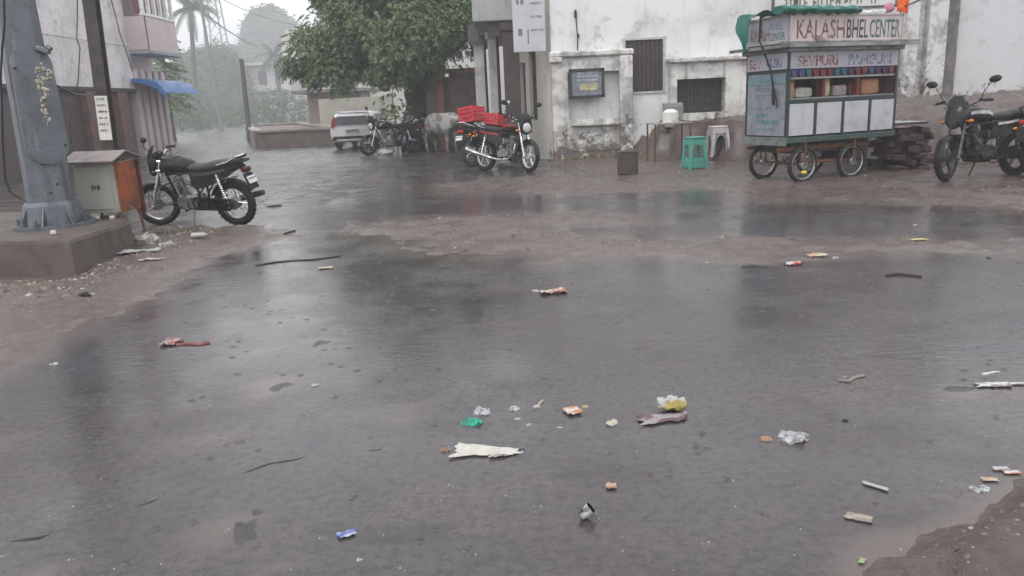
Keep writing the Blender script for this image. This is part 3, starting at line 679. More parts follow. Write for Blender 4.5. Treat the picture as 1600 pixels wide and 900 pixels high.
def tree(name, label, loc, lobes, trunk_top, tr, mat, leaf, dens, seed, group=None, trunks=None, droop=.6, ns=5):
    rnd = random.Random(seed); T = thing(name, label, 'tree', loc, group=group)
    mb = MB(); tt = Vector(trunk_top)
    pts = limb(mb, (0, 0, -.15), tt, tr, tr*.62, rnd, .10, 9)
    mb.cyl((0, 0, -.2), (0, 0, .35), tr*1.35, tr*.95, 10)
    for c, r_ in lobes:
        c = Vector(c); st = pts[rnd.randint(6, 9)]
        lp = limb(mb, st, c, tr*.42, tr*.10, rnd, .35)
        for k in range(4):
            o2 = c+Vector((rnd.uniform(-1, 1)*r_[0], rnd.uniform(-1, 1)*r_[1], rnd.uniform(-.6, .8)*r_[2]))*.8
            limb(mb, lp[rnd.randint(3, 7)], o2, tr*.14, tr*.03, rnd, .4, 5)
    mb.build('trunk', m_bark, T, smooth=60)
    vs = []; fs = []
    for c, r_ in lobes:
        c = Vector(c); vol = r_[0]*r_[1]*r_[2]; n = int(dens*(vol**.72))
        for k in range(n):
            u = Vector((rnd.gauss(0, 1), rnd.gauss(0, 1), rnd.gauss(0, 1))).normalized(); rr = rnd.uniform(.45, 1)**.6
            p = c+Vector((u.x*r_[0], u.y*r_[1], u.z*r_[2]))*rr
            if noise.noise(p*.95+Vector((seed, 0, 0))) < -.06: continue
            for q in range(4):
                sprig(vs, fs, p+Vector((rnd.uniform(-.2, .2), rnd.uniform(-.2, .2), rnd.uniform(-.15, .15))), u+Vector((rnd.uniform(-.8, .8), rnd.uniform(-.8, .8), rnd.uniform(-.5, .3))), leaf*rnd.uniform(2.2, 4.5), leaf, ns, rnd, droop)
    leaf_obj('crown', vs, fs, mat, T); return T
m_leaf1 = leafmat('neem_leaf', (.062, .108, .042), (.115, .170, .072))
m_leaf2 = leafmat('far_leaf', (.050, .085, .040), (.075, .105, .055))
m_leaf3 = leafmat('shrub_leaf', (.045, .105, .035), (.065, .13, .05))
m_leaf4 = leafmat('palm_leaf', (.040, .060, .030), (.06, .085, .04))
TP = wy(655, 222, 25.0); TP = Vector((TP.x, TP.y, 0))
def lob(px, py, y, rx, ry, rz):
    p = wy(px, py, y); return ((p.x-TP.x, p.y-TP.y, p.z), (rx, ry, rz))
tree('shade_tree', 'big green shade tree with drooping leaves beside the porch', TP,
     [lob(655, 40, 24.5, 1.9, 1.8, 1.5), lob(600, 20, 24.2, 1.6, 1.5, 1.6), lob(690, 45, 24.0, .95, 1.2, .85), lob(606, 84, 23.8, 1.0, 1.2, .72), lob(535, 35, 24.5, 1.1, 1.2, 1.15), lob(485, 85, 24.3, .78, .9, .62),
      lob(520, 115, 24.2, .75, .9, .5), lob(560, 80, 24.6, 1.0, 1.0, .8), lob(718, 25, 24.2, .75, 1.1, 1.0), lob(640, -60, 25, 2.6, 2.2, 1.6), lob(560, -20, 25, 1.3, 1.3, 1.0)],
     (.10, 0, 2.9), .50, m_leaf1, .085, 620, 3, droop=1.25, ns=7)
# creeper on the trunk
rnd = random.Random(5); vs = []; fs = []
for k in range(150):
    a = rnd.uniform(-.6, 2.2); z = rnd.uniform(.4, 2.6); p = TP+Vector((math.cos(a)*.42+.06, -abs(math.sin(a))*.44, z)); sprig(vs, fs, p, Vector((math.cos(a), math.sin(a), -.6)), .25, .10, 3, rnd, .6)
o = leaf_obj('creeper', vs, fs, m_leaf1, None); tag(o, 'leafy creeper hanging round the big tree trunk', 'plant')
# sapling in a pot-like clump
sp = wy(621, 222, 23.0); S = thing('sapling', 'thin sapling with broad leaves beside the tree trunk', 'plant', (sp.x, sp.y, 0))
s = MB(); s.tube([(0, 0, 0), (.02, 0, .8), (-.06, .02, 1.5), (.0, .03, 2.2)], [.022, .018, .014, .006], n=6); s.build('stem', m_bark, S)
vs = []; fs = []
for k in range(120):
    z = rnd.uniform(.5, 2.2); a = rnd.uniform(0, 2*PI); p = Vector((-.03, .01, z))+Vector((math.cos(a), math.sin(a), 0))*rnd.uniform(.02, .38); sprig(vs, fs, p, Vector((math.cos(a), math.sin(a), .2)), .2, .16, 1, rnd, .8)
leaf_obj('foliage', vs, fs, m_leaf1, S)
# hanging planter / shrine under the tree
hp = wy(602, 138, 23.2); s = MB(); s.ball((0, 0, 0), (.16, .16, .10)); s.cyl((0, 0, .05), (0, 0, .5), .006, n=5); s.ball((0, 0, .12), (.10, .10, .14))
o = s.build('hanging_basket', M('basket_brown', (.12, .06, .05), .7, c2=(.2, .18, .15)), None); o.location = hp; tag(o, 'small brown basket hanging from the big tree', 'basket')
# far trees
def simple_tree(px, pyb, y, w, h, z0, mat, seed, label, leaf, dens=60, name='tree', nl=6, group='hazy trees at the end of the street'):
    b_ = wy(px, pyb, y); rnd = random.Random(seed); lobes = []
    for k in range(nl):
        lobes.append(((rnd.uniform(-.32, .32)*w, rnd.uniform(-.3, .3)*w, z0+(h-z0)*rnd.uniform(.25, .82)), (w*rnd.uniform(.24, .34), w*rnd.uniform(.24, .34), (h-z0)*rnd.uniform(.22, .34))))
    lobes.append(((0, 0, h-(h-z0)*.3), (w*.3, w*.3, (h-z0)*.3)))
    return tree(name, label, (b_.x, y, 0), lobes, (rnd.uniform(-.2, .2), 0, z0+(h-z0)*.35), w*.045, mat, leaf, dens, seed, group, ns=3)
simple_tree(347, 190, 140, 13.6, 11.9, 1.9, m_leaf2, 11, 'round hazy tree right of the coconut palm', .48)
simple_tree(392, 190, 150, 12.3, 8.3, 1.3, m_leaf2, 12, 'low hazy tree behind the wooden post', .5)
simple_tree(300, 190, 132, 10.5, 8.7, .5, m_leaf2, 13, 'dense hazy tree behind the palm trunk', .46)
simple_tree(258, 190, 120, 9.8, 7.6, .5, m_leaf2, 14, 'hazy bushy tree beside the pink house', .44)
simple_tree(428, 170, 228, 11.5, 27.5, 13.0, m_leaf2, 15, 'faint tall tree fading into the rain', .8)
simple_tree(372, 170, 215, 13.0, 17.0, 4.0, m_leaf2, 16, 'faint grey tree crown left of the tall one', .8)
simple_tree(325, 170, 190, 15.0, 13.0, 2.0, m_leaf2, 17, 'faint broad tree at the very end of the street', .8)
simple_tree(478, 180, 190, 15.0, 9.0, 1.0, m_leaf2, 18, 'faint low tree above the hut roof', .8)
for i, (px, y, w, h) in enumerate(((430, 84, 7.3, 4.6), (400, 90, 6.6, 2.8), (345, 95, 7.0, 3.2), (284, 80, 5.6, 3.7), (466, 88, 5.4, 3.5))):
    b_ = wy(px, 200, y); rnd = random.Random(70+i); vs = []; fs = []
    S = thing('shrub', ['round light green shrub behind the brick enclosure', 'low shrub left of the round light green one', 'low shrub at the foot of the palm', 'dark shrub beside the pink house corner', 'shrub at the left end of the hut'][i], 'shrub', (b_.x, y, 0), group='shrubs at the end of the street')
    for k in range(230):
        u = Vector((rnd.gauss(0, 1), rnd.gauss(0, 1), abs(rnd.gauss(0, 1)))).normalized(); p = Vector((u.x*w*.5, u.y*w*.4, u.z*h*.85))*rnd.uniform(.5, 1)
        if noise.noise(p*1.1+Vector((i*5, 0, 0))) < -.28: continue
        for q in range(3): sprig(vs, fs, p, u+Vector((rnd.uniform(-.7, .7), rnd.uniform(-.7, .7), .2)), .5, .2, 3, rnd, .6)
    leaf_obj('foliage', vs, fs, m_leaf3, S)
    s = MB(); 
    for k in range(5): s.tube([(0, 0, -.05), (rnd.uniform(-.3, .3)*w, rnd.uniform(-.2, .2)*w, h*.6)], [.05, .015], n=5)
    s.build('stem', m_bark, S)
# palms
def palm(name, label, px, y, zt, lean, L, seed, nf=22, tr=.17):
    b_ = wy(px, 190, y); rnd = random.Random(seed); T = thing(name, label, 'palm tree', (b_.x, y, 0))
    s = MB(); pts = [(lean*(t_**1.6), 0, -.1+(zt+.1)*t_) for t_ in [i/12 for i in range(13)]]; s.tube(pts, [tr*1.3]+[tr*(1-.25*i/12) for i in range(12)], n=10); s.build('trunk', M('palm_bark', (.10, .09, .08), .8, c2=(.06, .055, .05), scale=5), T)
    vs = []; fs = []; top = Vector((lean, 0, zt))
    for k in range(nf):
        a = 2*PI*k/nf+rnd.uniform(-.2, .2); el = rnd.uniform(-.35, 1.25); d = Vector((math.cos(a)*math.cos(el), math.sin(a)*math.cos(el), math.sin(el))); q = top.copy(); n = 16; l = L*rnd.uniform(.85, 1.1)
        side = Vector((-math.sin(a), math.cos(a), 0))
        for i in range(n):
            q2 = q+d*(l/n); d = (d+Vector((0, 0, -.115-.03*i/n))).normalized()
            for sg_ in (-1, 1):
                for w_ in (0, .5):
                    b0 = q.lerp(q2, w_); ll = L*.23*math.sin(PI*(.16+.80*i/n)); tip = b0+(side*sg_*.65+d*.4+Vector((0, 0, -.75))).normalized()*ll
                    k0 = len(vs); vs += [b0, b0+d*l/n*.42, tip]; fs.append((k0, k0+1, k0+2))
            k0 = len(vs); vs += [q+side*.02, q2+side*.02, q2-side*.02, q-side*.02]; fs.append((k0, k0+1, k0+2, k0+3)); q = q2
    leaf_obj('fronds', vs, fs, m_leaf4, T); return T
palm('coconut_palm', 'tall coconut palm standing in the haze', 311, 95, wy(298, 14, 95).z, wy(298, 14, 95).x-wy(311, 190, 95).x, 4.3, 3, 26, .30)
palm('date_palm', 'shorter hazy palm left of the big tree', 444, 115, wy(438, 86, 115).z, -.4, 3.6, 9, 26, .30)
# dark serrated tree rising behind the pink house
b_ = wy(262, 150, 46); T = thing('pine_tree', 'dark layered tree rising behind the pink house', 'tree', (b_.x, 46, 0)); rnd = random.Random(2)
s = MB(); s.tube([(0, 0, 0), (0, 0, 8.2)], [.16, .03], n=8); s.build('trunk', m_bark, T); vs = []; fs = []
for k in range(26):
    z = 2+6.0*k/26
    for j in range(7):
        a = rnd.uniform(0, 2*PI); l = (1.9-.045*k)*rnd.uniform(.6, 1)
        for q in range(4): sprig(vs, fs, Vector((math.cos(a)*l*q/5, math.sin(a)*l*q/5, z-.05*q)), Vector((math.cos(a), math.sin(a), -.25)), l*.4, .20, 4, rnd, .3)
leaf_obj('crown', vs, fs, m_leaf1, T)

# ================================================================== poles and wires
def post(name, label, px, pyb, pyt_px, pyt, y, r, mat, cat='pole', ztop=None):
    b_ = wy(px, pyb, y); tp = wy(pyt_px, pyt, y); s = MB(); s.tube([(b_.x, y, -.1), (tp.x, y, tp.z)], [r*1.15, r*.85], n=10)
    if cat == 'pole': s.box((tp.x, y, tp.z-.25), (r*5, r*2.2, r*1.2), bev=.01)
    return tag(s.build(name, mat), label, cat)
post('wooden_post', 'leaning dark wooden post behind the brick enclosure', 391, 222, 377, 92, 40, .12, M('grey_wood', (.11, .10, .09), .8), 'post')
post('concrete_pole', 'pale concrete pole leaning in the haze by the street end', 348, 214, 306, -40, 70, .13, M('pale_pole', (.22, .22, .22), .7), 'pole')
def wire(name, label, pts, r):
    s = MB(); s.tube(pts, r, n=5); return tag(s.build(name, m_blackplastic), label, 'cable')
def sag(a, b, d, n=16): return [Vector(a).lerp(Vector(b), i/n)-Vector((0, 0, d*4*(i/n)*(1-i/n))) for i in range(n+1)]
wire('power_cable', 'thick power cable running from the palm to the far house', sag(wy(262, -25, 60), wy(402, 73, 110), .5), .06)
wire('power_cable', 'thin faint overhead cable above the distant trees', sag(wy(340, -5, 80), wy(480, 40, 100), .6), .03)
# lattice pylon far away
P = wy(349, 150, 240); T = thing('power_pylon', 'faint lattice power pylon fading into cloud', 'pylon', (P.x, 240, 0), scale=1.7); s = MB()
for sx in (-1, 1):
    for sy in (-1, 1): s.cyl((sx*2.2, sy*2.2, 0), (sx*.7, sy*.7, 27), .14, n=5)
for k in range(9):
    z = 3*k; w0 = 2.2-1.5*z/27; w1 = 2.2-1.5*(z+3)/27
    for sy in (-1, 1): s.cyl((-w0, sy*w0, z), (w1, sy*w1, z+3), .06, n=4); s.cyl((w0, sy*w0, z), (-w1, sy*w1, z+3), .06, n=4)
s.build('lattice', m_steel, T)
# dark utility post with the white painted sign, left
y = 13.0; b_ = wy(176, 260, y); tp = wy(138, -30, y)
U = thing('utility_post', 'dark steel utility post with white painted plate behind the metal box', 'post')
s = MB(); dirv = (tp-Vector((b_.x, y, b_.z))); zb = b_.z
foot = Vector((b_.x-dirv.x/dirv.z*b_.z, y, 0)); k_ = dirv/dirv.z
p0 = foot-k_*.2; p1 = foot+k_*5.2
for oy in (-.07, .07): s.box(((p0+p1)/2+Vector((0, oy, 0))), (.20, .022, (p1-p0).length), rot=Euler((0, math.atan2(k_.x, 1), 0)))
s.box((p0+p1)/2, (.022, .12, (p1-p0).length), rot=Euler((0, math.atan2(k_.x, 1), 0))); s.build('shaft', M('brown_black_steel', (.045, .038, .036), .5, .3, c2=(.08, .06, .052), scale=4), U)
za, zb2 = wy(160, 219, y).z, wy(158, 150, y).z; c = foot+k_*(za+zb2)/2
s = MB(); s.box(c+Vector((0, -.092, 0)), (.20, .015, zb2-za), rot=Euler((0, math.atan2(k_.x, 1), 0))); s.build('plate', M('plate_white', (.66, .64, .60), .5, c2=(.5, .47, .43), scale=8), U)
s = MB(); xd = Vector((1, 0, 0)); zd = k_.normalized(); xd = (xd-zd*xd.dot(zd)).normalized()
for k in range(6): scribble_row(s, c+Vector((0, -.102, 0))+zd*(.31-.10*k-.03)-xd*.075, xd, zd, .15, .05, seed=k+5, head=False)
s.build('lettering', m_black, U)
# cables on the house wall
def wall_cable(label, pts, r=.018):
    return wire('wall_cable', label, [wx(px, py, LX+.14) for px, py in pts], r)
wall_cable('thin black cable hanging down the wall between the two poles', [(121, -8), (121, 25), (120, 60), (125, 75), (123, 110), (122, 128), (116, 160), (110, 190), (112, 225)])
wall_cable('black cable swinging across the wall right of the utility post', [(171, -10), (180, 22), (188, 55), (198, 82), (207, 112)])
wire('strap_cable', 'grey cable strung from the steel pole to the utility post', sag(wy(80, 128, 8.5), wy(152, 142, 12.9), .10), .014)

# ================================================================== steel pole, plinth and cable box (left foreground)
m_plinth = M('plinth_concrete', (.120, .098, .086), .5, c2=(.075, .06, .054), scale=2.6, bump=.4, bscale=18)
PZ = .32
pl = MB(); pp = [at(-420, 372, PZ), at(-100, 378, PZ), at(108, 376, PZ), at(203, 346, PZ), at(196, 334, PZ), at(-60, 330, PZ), at(-420, 330, PZ)]
rings = []
for z, gr in ((-.1, .02), (PZ-.03, 0), (PZ, -.015)):
    c = sum(pp, Vector())/len(pp); rings.append([Vector((*(p.xy+(p.xy-c.xy).normalized()*gr), z)) for p in pp])
pl.loft(rings); tag(pl.build('concrete_plinth', m_plinth, smooth=0), 'low brown concrete plinth under the grey steel pole', 'plinth')
base = at(87, 352, PZ)
tpt = wy(24, 0, base.y)
ST = thing('steel_pole', 'thick tapered grey galvanised steel pole with bolted base', 'pole', (base.x, base.y, PZ))
m_galv = NT('galvanised'); t = m_galv
f = t.ramp(t.noise(5, 7, .7), .4, .65); f2 = t.ramp(t.noise(1.0, 6, .65, t.map((9, 9, .9))), .56, .74)
col = t.mix(f, (.125, .140, .158), (.085, .096, .110)); col = t.mix(t.math('MULTIPLY', f2, .85), col, (.26, .265, .27)); col = t.mix(t.ramp(t.noise(11, 6, .72), .59, .68), col, (.085, .062, .05))
t.link('Base Color', col); t.set('Metallic', .25); t.set('Roughness', .45); t.bump(t.noise(22, 5, .6), .25, .008); m_galv = t.m
rb, rt = .225, .165; HT = 6.0
s = MB(); s.loft([[Vector((r_*math.cos(PI/8+PI/4*k), r_*math.sin(PI/8+PI/4*k), z)) for k in range(8)] for z, r_ in ((.03, rb), (1.0, rb-.02), (2.4, rt+.015), (HT, rt-.05))], cap=True)
s.build('shaft', m_galv, ST, smooth=20)
s = MB(); s.cyl((0, 0, .0), (0, 0, .032), .385, n=24)
for k in range(12):
    a = 2*PI*k/12; p = Vector((math.cos(a), math.sin(a), 0)); s.cyl(p*.325+Vector((0, 0, .03)), p*.325+Vector((0, 0, .062)), .026, n=6); s.cyl(p*.325+Vector((0, 0, .06)), p*.325+Vector((0, 0, .10)), .012, n=8)
s.build('base_flange', m_galv, ST)
s = MB(); s.loft([[Vector((r_*math.cos(PI/8+PI/4*k), r_*math.sin(PI/8+PI/4*k), z)) for k in range(8)] for z, r_ in ((.032, .30), (.22, .265), (.26, .232))], cap=False)
for k in range(8):
    a = PI/4*k+.2; s.prism([(rb-.02, .03), (.36, .03), (.30, .12), (rb, .26)], -.006, .006, 'xz'); vs_ = s.bm.verts[-8:] if False else None
    s.bm.verts.ensure_lookup_table(); nv = [s.bm.verts[i] for i in range(len(s.bm.verts)-8, len(s.bm.verts))]; bmesh.ops.rotate(s.bm, verts=nv, cent=(0, 0, 0), matrix=Matrix.Rotation(a, 3, 'Z'))
s.build('stiffener', m_galv, ST, smooth=20)
# oval cover plate facing the street
zc0, zc1 = wy(70, 258, base.y-.25).z-PZ, wy(45, 68, base.y-.25).z-PZ
s = MB(); poly = []
hw = .195
for k in range(25): a = -PI+PI*k/24; poly.append((hw*math.cos(a), zc0+hw+hw*math.sin(a)))
for k in range(25): a = PI*k/24; poly.append((hw*.92*math.cos(a), zc1-hw+hw*math.sin(a)))
s.prism(poly, -.016, .016)
fa = math.atan2(base.x, base.y)
tilt = math.atan((rb-rt)/2.4)
pm_ = Matrix.Rotation(-fa+.25, 4, 'Z') @ Matrix.Translation((0, -.232, 0)) @ Matrix.Rotation(-tilt, 4, 'X')
s.bm.transform(pm_); cp = s.build('cover_plate', m_galv, ST, smooth=30)
s = MB()
for x, z in ((-.15, zc1-.22), (.16, zc0+.18), (-.05, zc0-.28), (.02, zc0-.20)): s.cyl((x, -.016, z), (x, -.028, z), .014, n=6)
s.bm.transform(pm_); s.build('bolt', M('dark_bolt', (.03, .03, .03), .5), cp)
s = MB(); s.box((.25, -.1, zc1-.05), (.14, .05, .05), rot=Euler((0, .35, 0)), bev=.01); s.cyl((.29, -.1, zc1-.02), (.33, -.1, zc1-.05), .026, n=8); s.build('bracket', m_galv, ST)
wire('pole_cable', 'black cable looping down the left side of the steel pole', [wy(px, py, base.y-.25) for px, py in ((6, -10), (7, 40), (3, 80), (1, 120), (3, 170), (4, 220), (8, 280), (16, 300), (34, 312))], .011)
# dry garland hanging on the pole
s = MB(); gp = [wy(px, py, base.y-.33) for px, py in ((56, 112), (66, 104), (78, 112), (72, 124), (60, 122), (62, 134), (74, 142), (70, 154), (66, 168), (73, 180), (76, 192))]
rnd = random.Random(4)
for i in range(len(gp)-1):
    for k in range(6):
        p = gp[i].lerp(gp[i+1], k/6)+Vector((rnd.gauss(0, .012), rnd.gauss(0, .006), rnd.gauss(0, .012))); s.ball(p, (.020*rnd.uniform(.5, 1.2), .016, .022*rnd.uniform(.5, 1.3)), 6, 4)
tag(s.jitter(.008, 30).build('dry_garland', M('dry_garland', (.36, .34, .27), .8, c2=(.17, .17, .15), scale=25), smooth=60), 'dried yellow flower garland stuck to the steel pole', 'garland')

bc = at(189, 338, PZ+.02)                    # near corner of the cable box
BX = thing('cable_box', 'pale green metal cable box with rusty side and sheet roof', 'cabinet', (bc.x, bc.y, PZ), rz=R(-6))
bw_, bh_, bd_ = .47, .54, .38
s = MB(); s.box((-bw_/2, bd_/2, .06+bh_/2), (bw_, bd_-.03, bh_), bev=.006); s.build('body', M('pale_green_paint', (.35, .35, .31), .5, c2=(.25, .25, .21), scale=5, lo=.5, hi=.75), BX)
s = MB(); s.box((-bw_/2-.01, .008, .06+bh_/2), (bw_-.10, .014, bh_-.08), bev=.004); dr = s.build('door', M('pale_green_door', (.36, .36, .32), .5, c2=(.27, .27, .23), scale=4, lo=.5, hi=.75), BX)
s = MB(); s.cyl((-bw_/2, .004, .34), (-bw_/2, -.014, .34), .012, n=8); s.box((-bw_/2+.04, -.004, .34), (.012, .02, .05)); s.box((-bw_/2-.03, -.004, .34), (.008, .02, .06)); s.build('handle', m_steel, dr)
m_orange = NT('orange_rust'); t = m_orange; c1 = t.mix(t.ramp(t.noise(5, 6, .7), .4, .6), (.30, .075, .022), (.13, .04, .022)); c1 = t.mix(t.ramp(t.noise(7.3, 6, .7), .60, .68), c1, (.42, .33, .22)); t.link('Base Color', c1); t.set('Roughness', .6); t.bump(t.noise(40, 5), .4, .006)
s = MB(); s.box((.012, bd_/2, .06+bh_/2), (.02, bd_-.01, bh_-.01), bev=.004); s.box((.02, .04, .06+bh_/2), (.03, .03, bh_), bev=.003); sp_ = s.build('side_panel', t.m, BX)
s = MB(); s._add([(-bw_-.06, -.10, bh_+.065), (.07, -.10, bh_+.065), (.07, bd_*.45, bh_+.165), (-bw_-.06, bd_*.45, bh_+.165), (.07, bd_+.08, bh_+.075), (-bw_-.06, bd_+.08, bh_+.075)], [(0, 1, 2, 3), (3, 2, 4, 5)])
g_ = bmesh.ops.extrude_face_region(s.bm, geom=s.bm.faces[:]); bmesh.ops.translate(s.bm, vec=(0, 0, .014), verts=[v for v in g_['geom'] if isinstance(v, bmesh.types.BMVert)])
s.build('roof', M('roof_sheet', (.26, .215, .205), .4, .1, c2=(.17, .14, .135), scale=4), BX, smooth=20)
for x, y_ in ((-bw_+.02, .03), (-.02, .03), (-bw_+.02, bd_-.03), (.0, bd_-.03)):
    s = MB(); lo = -.02 if y_ < .2 else -.34; xo = .05 if (x > -.1 and y_ > .2) else 0; s.tube([(x, y_, .10), (x+xo, y_, lo)], .017, n=4); s.build('leg', m_rust, BX)
s = MB(); s.box((.01, bd_+.05, .3), (.05, .02, .6)); s.build('rear_strut', m_rust, BX)
for px, lab in ((151, 'pale brick chip lying under the cable box door'), (176, 'pale brick chip under the cable box near its rusty side'), (84, 'pale brick chip on the plinth below the pole flange')):
    p = at(px, 343 if px > 100 else 367, PZ); s = MB(); s.box((0, 0, .022), (.075, .05, .04), bev=.008); s.jitter(.006, 30, px); o = s.build('brick_chip', M('brick_chip', (.50, .46, .43), .7, c2=(.36, .28, .25), scale=20)); o.location = p; o.rotation_euler = (0, 0, px*.1); tag(o, lab, 'stone')
# ================================================================== motorcycles
def arc(c, r_, a0, a1, n=12, y=0.0): return [Vector((c[0]+r_*math.cos(a0+(a1-a0)*i/n), y, c[1]+r_*math.sin(a0+(a1-a0)*i/n))) for i in range(n+1)]
def arc_band(mb, c, ri, ro, w, a0, a1, n=14):
    rings = []
    for i in range(n+1):
        a = a0+(a1-a0)*i/n; ca, sa = math.cos(a), math.sin(a)
        rings.append([Vector((c[0]+r_*ca, y, c[1]+r_*sa)) for y, r_ in ((-w, ri), (-w*.6, ro), (w*.6, ro), (w, ri), (w*.55, ri+.006), (-w*.55, ri+.006))])
    mb.loft(rings)
m_darkeng = M('dark_engine', (.05, .05, .052), .45, .5, c2=(.03, .027, .025), scale=16)
AXR, AXF, WZ = -.63, .64, .31
def wheel(root, x, alloy, m_rim, front, m_tyre=None):
    w = D.objects.new('wheel', None); COL.objects.link(w); w.parent = root; w.location = (x, 0, WZ); w.empty_display_size = .1
    if front and root.get('steer'): w.rotation_euler = (0, 0, root['steer'])
    tr = .043 if front else .052
    s = MB(); s.torus((0, 0, 0), .262, tr, n=40, m=10)
    for k in range(56):
        a = 2*PI*k/56; s.box((math.cos(a)*(.262+tr*.97), .012*(-1)**k, math.sin(a)*(.262+tr*.97)), (.008, tr*1.1, .014), rot=Euler((0, -a, 0)))
    s.build('tyre', m_tyre or m_rubber, w)
    s = MB(); s.torus((0, 0, 0), .216, .012, n=40, m=8, sx=2.4)
    s.cyl((0, -.055, 0), (0, .055, 0), .048 if alloy else .062, n=16)
    if alloy:
        for k in range(5):
            a = 2*PI*k/5+.3; c, q = math.cos(a), math.sin(a); s.tube([(c*.04, 0, q*.04), (c*.13, .0, q*.13), (c*.212, 0, q*.212)], [.022, .016, .019], n=6)
        s.cyl((0, -.066, 0), (0, .066, 0), .055, n=16)
    s.build('rim', m_rim, w)
    if not alloy:
        s = MB()
        for k in range(28):
            a = 2*PI*k/28; b = a+(.55 if k % 2 else -.55); y = .04*(1 if (k//2) % 2 else -1)
            s.cyl((math.cos(b)*.06, y, math.sin(b)*.06), (math.cos(a)*.212, 0, math.sin(a)*.212), .0022, n=4, cap=False)
        s.build('spokes', m_chrome, w)
        s = MB(); s.cyl((0, -.05, 0), (0, -.02, 0), .075, n=18); s.cyl((0, .02, 0), (0, .062, 0), .082, n=18); s.build('brake_drum', m_engine, w)
    return w
def make_bike(label, front, rear, body, body2, alloy=False, m_rim=None, steer=0.0, lean=.10, fairing=False, m_seat=None, plate=True, mirrors=True, flip=1, guard=True, group=None, chrome_exh=True, cat='motorcycle', name='motorcycle', m_tyre=None, headface=None, scale=1.0, dark=False, yaw=0.0, m_ind=None, m_tail=None):
    m_amber = m_ind or globals()['m_amber']; m_redlens = m_tail or globals()['m_redlens']
    m_alu = globals()['m_steel'] if dark else globals()['m_alu']; m_chrome = globals()['m_steel'] if dark else globals()['m_chrome']; m_engine = m_darkeng if dark else globals()['m_engine']
    F = at(*front); B_ = at(*rear); mid = (F+B_)/2; d = F-B_; ang = math.atan2(d.y, d.x)+yaw
    gz = max(ground_z(mid.x, mid.y), 0)
    T = thing(name, label, cat, (mid.x, mid.y, gz-.004), rot=(lean*flip, 0, ang), group=group, scale=scale)
    T['steer'] = steer
    T.rotation_euler = (Matrix.Rotation(ang, 4, 'Z') @ Matrix.Rotation(-lean*flip, 4, 'X')).to_euler()
    m_rim = m_rim or m_chrome; m_seat = m_seat or m_blackplastic
    wheel(T, AXR, alloy, m_rim, False, m_tyre); wheel(T, AXF, alloy, m_rim, True, m_tyre)
    # the steered front end turns about the steering head
    hd = Vector((.43, 0, .90)); rotS = Matrix.Translation(hd) @ Matrix.Rotation(steer, 4, 'Z') @ Matrix.Translation(-hd)
    def fb(s, n_, m_, p, **k): s.bm.transform(rotS); return s.build(n_, m_, p, **k)
    s = MB()
    for y in (-.088, .088): s.cyl((AXF, y, WZ), (.53, y, .60), .026, n=12); s.ball((AXF, y, WZ), .032, 8, 6)
    lo = fb(s, 'fork', m_alu, T)
    s = MB()
    for y in (-.088, .088): s.cyl((.53, y, .60), (.41, y, .95), .018, n=10)
    s.box((.425, 0, .93), (.07, .24, .03), bev=.008); s.box((.46, 0, .80), (.07, .24, .03), bev=.008); fb(s, 'fork_tubes', m_chrome, lo)
    s = MB(); arc_band(s, (AXF, WZ), .318, .332, .062, R(5), R(165)); s.tube([(.70, -.07, .31), (.66, -.075, .50), (.6, -.06, .62)], .006, n=5); s.tube([(.70, .07, .31), (.66, .075, .50), (.6, .06, .62)], .006, n=5); fb(s, 'front_mudguard', body, T)
    s = MB(); hb = [(.30, -.36, 1.06), (.36, -.24, 1.07), (.42, -.10, .985), (.42, .10, .985), (.36, .24, 1.07), (.30, .36, 1.06)]; s.tube(hb, .012, n=8); hbo = fb(s, 'handlebar', m_chrome, T)
    for q in (-1, 1):
        s = MB(); s.cyl((.30, q*.365, 1.058), (.345, q*.27, 1.068), .019, n=8); s.tube([(.36, q*.25, 1.06), (.40, q*.30, 1.045), (.36, q*.37, 1.045)], .007, n=5); s.box((.36, q*.235, 1.07), (.05, .05, .045), bev=.01)
        fb(s, 'grip', m_rubber, hbo)
    if mirrors:
        for q in (-1, 1):
            s = MB(); s.tube([(.35, q*.24, 1.075), (.39, q*.27, 1.16), (.37, q*.36, 1.30)], .006, n=6); s.ball((.365, q*.40, 1.325), (.016, .078, .048), 12, 8, Euler((.15*q, 0, 0))); mo = fb(s, 'mirror', m_black, hbo)
            s = MB(); s.ball((.352, q*.40, 1.325), (.006, .066, .038), 12, 6, Euler((.15*q, 0, 0))); fb(s, 'mirror_glass', m_glassy, mo)
    # headlight, cowl, clocks
    s = MB()
    if fairing: s.loft([[Vector((x, hw*math.cos(2*PI*k/14), z+hh*math.sin(2*PI*k/14))) for k in range(14)] for x, z, hw, hh in ((.40, .93, .12, .12), (.52, .90, .145, .17), (.60, .84, .12, .14), (.64, .81, .07, .09))])
    else: s.loft([[Vector((x, hw*math.cos(2*PI*k/14), z+hh*math.sin(2*PI*k/14))) for k in range(14)] for x, z, hw, hh in ((.44, .90, .10, .10), (.53, .89, .135, .165), (.575, .885, .125, .16))])
    s.loft([[Vector((x, y, z)) for y in (-hw, -hw*.5, 0, hw*.5, hw)]+[Vector((x-.012, y, z)) for y in (hw, hw*.5, 0, -hw*.5, -hw)] for x, z, hw in ((.565, 1.0, .12), (.53, 1.09, .10), (.49, 1.14, .06))])
    cw = fb(s, 'headlight_cowl', body, T)
    s = MB(); s.ball(((.61 if fairing else .575), 0, .86 if not fairing else .84), (.03, .095, .095), 16, 8); fb(s, 'headlight', m_glassy, cw)
    s = MB(); s.cyl((.44, -.06, 1.0), (.42, -.06, 1.05), .045, n=14); s.cyl((.44, .06, 1.0), (.42, .06, 1.05), .045, n=14); s.box((.44, 0, 1.0), (.08, .2, .05), bev=.015); fb(s, 'instruments', m_blackplastic, cw)
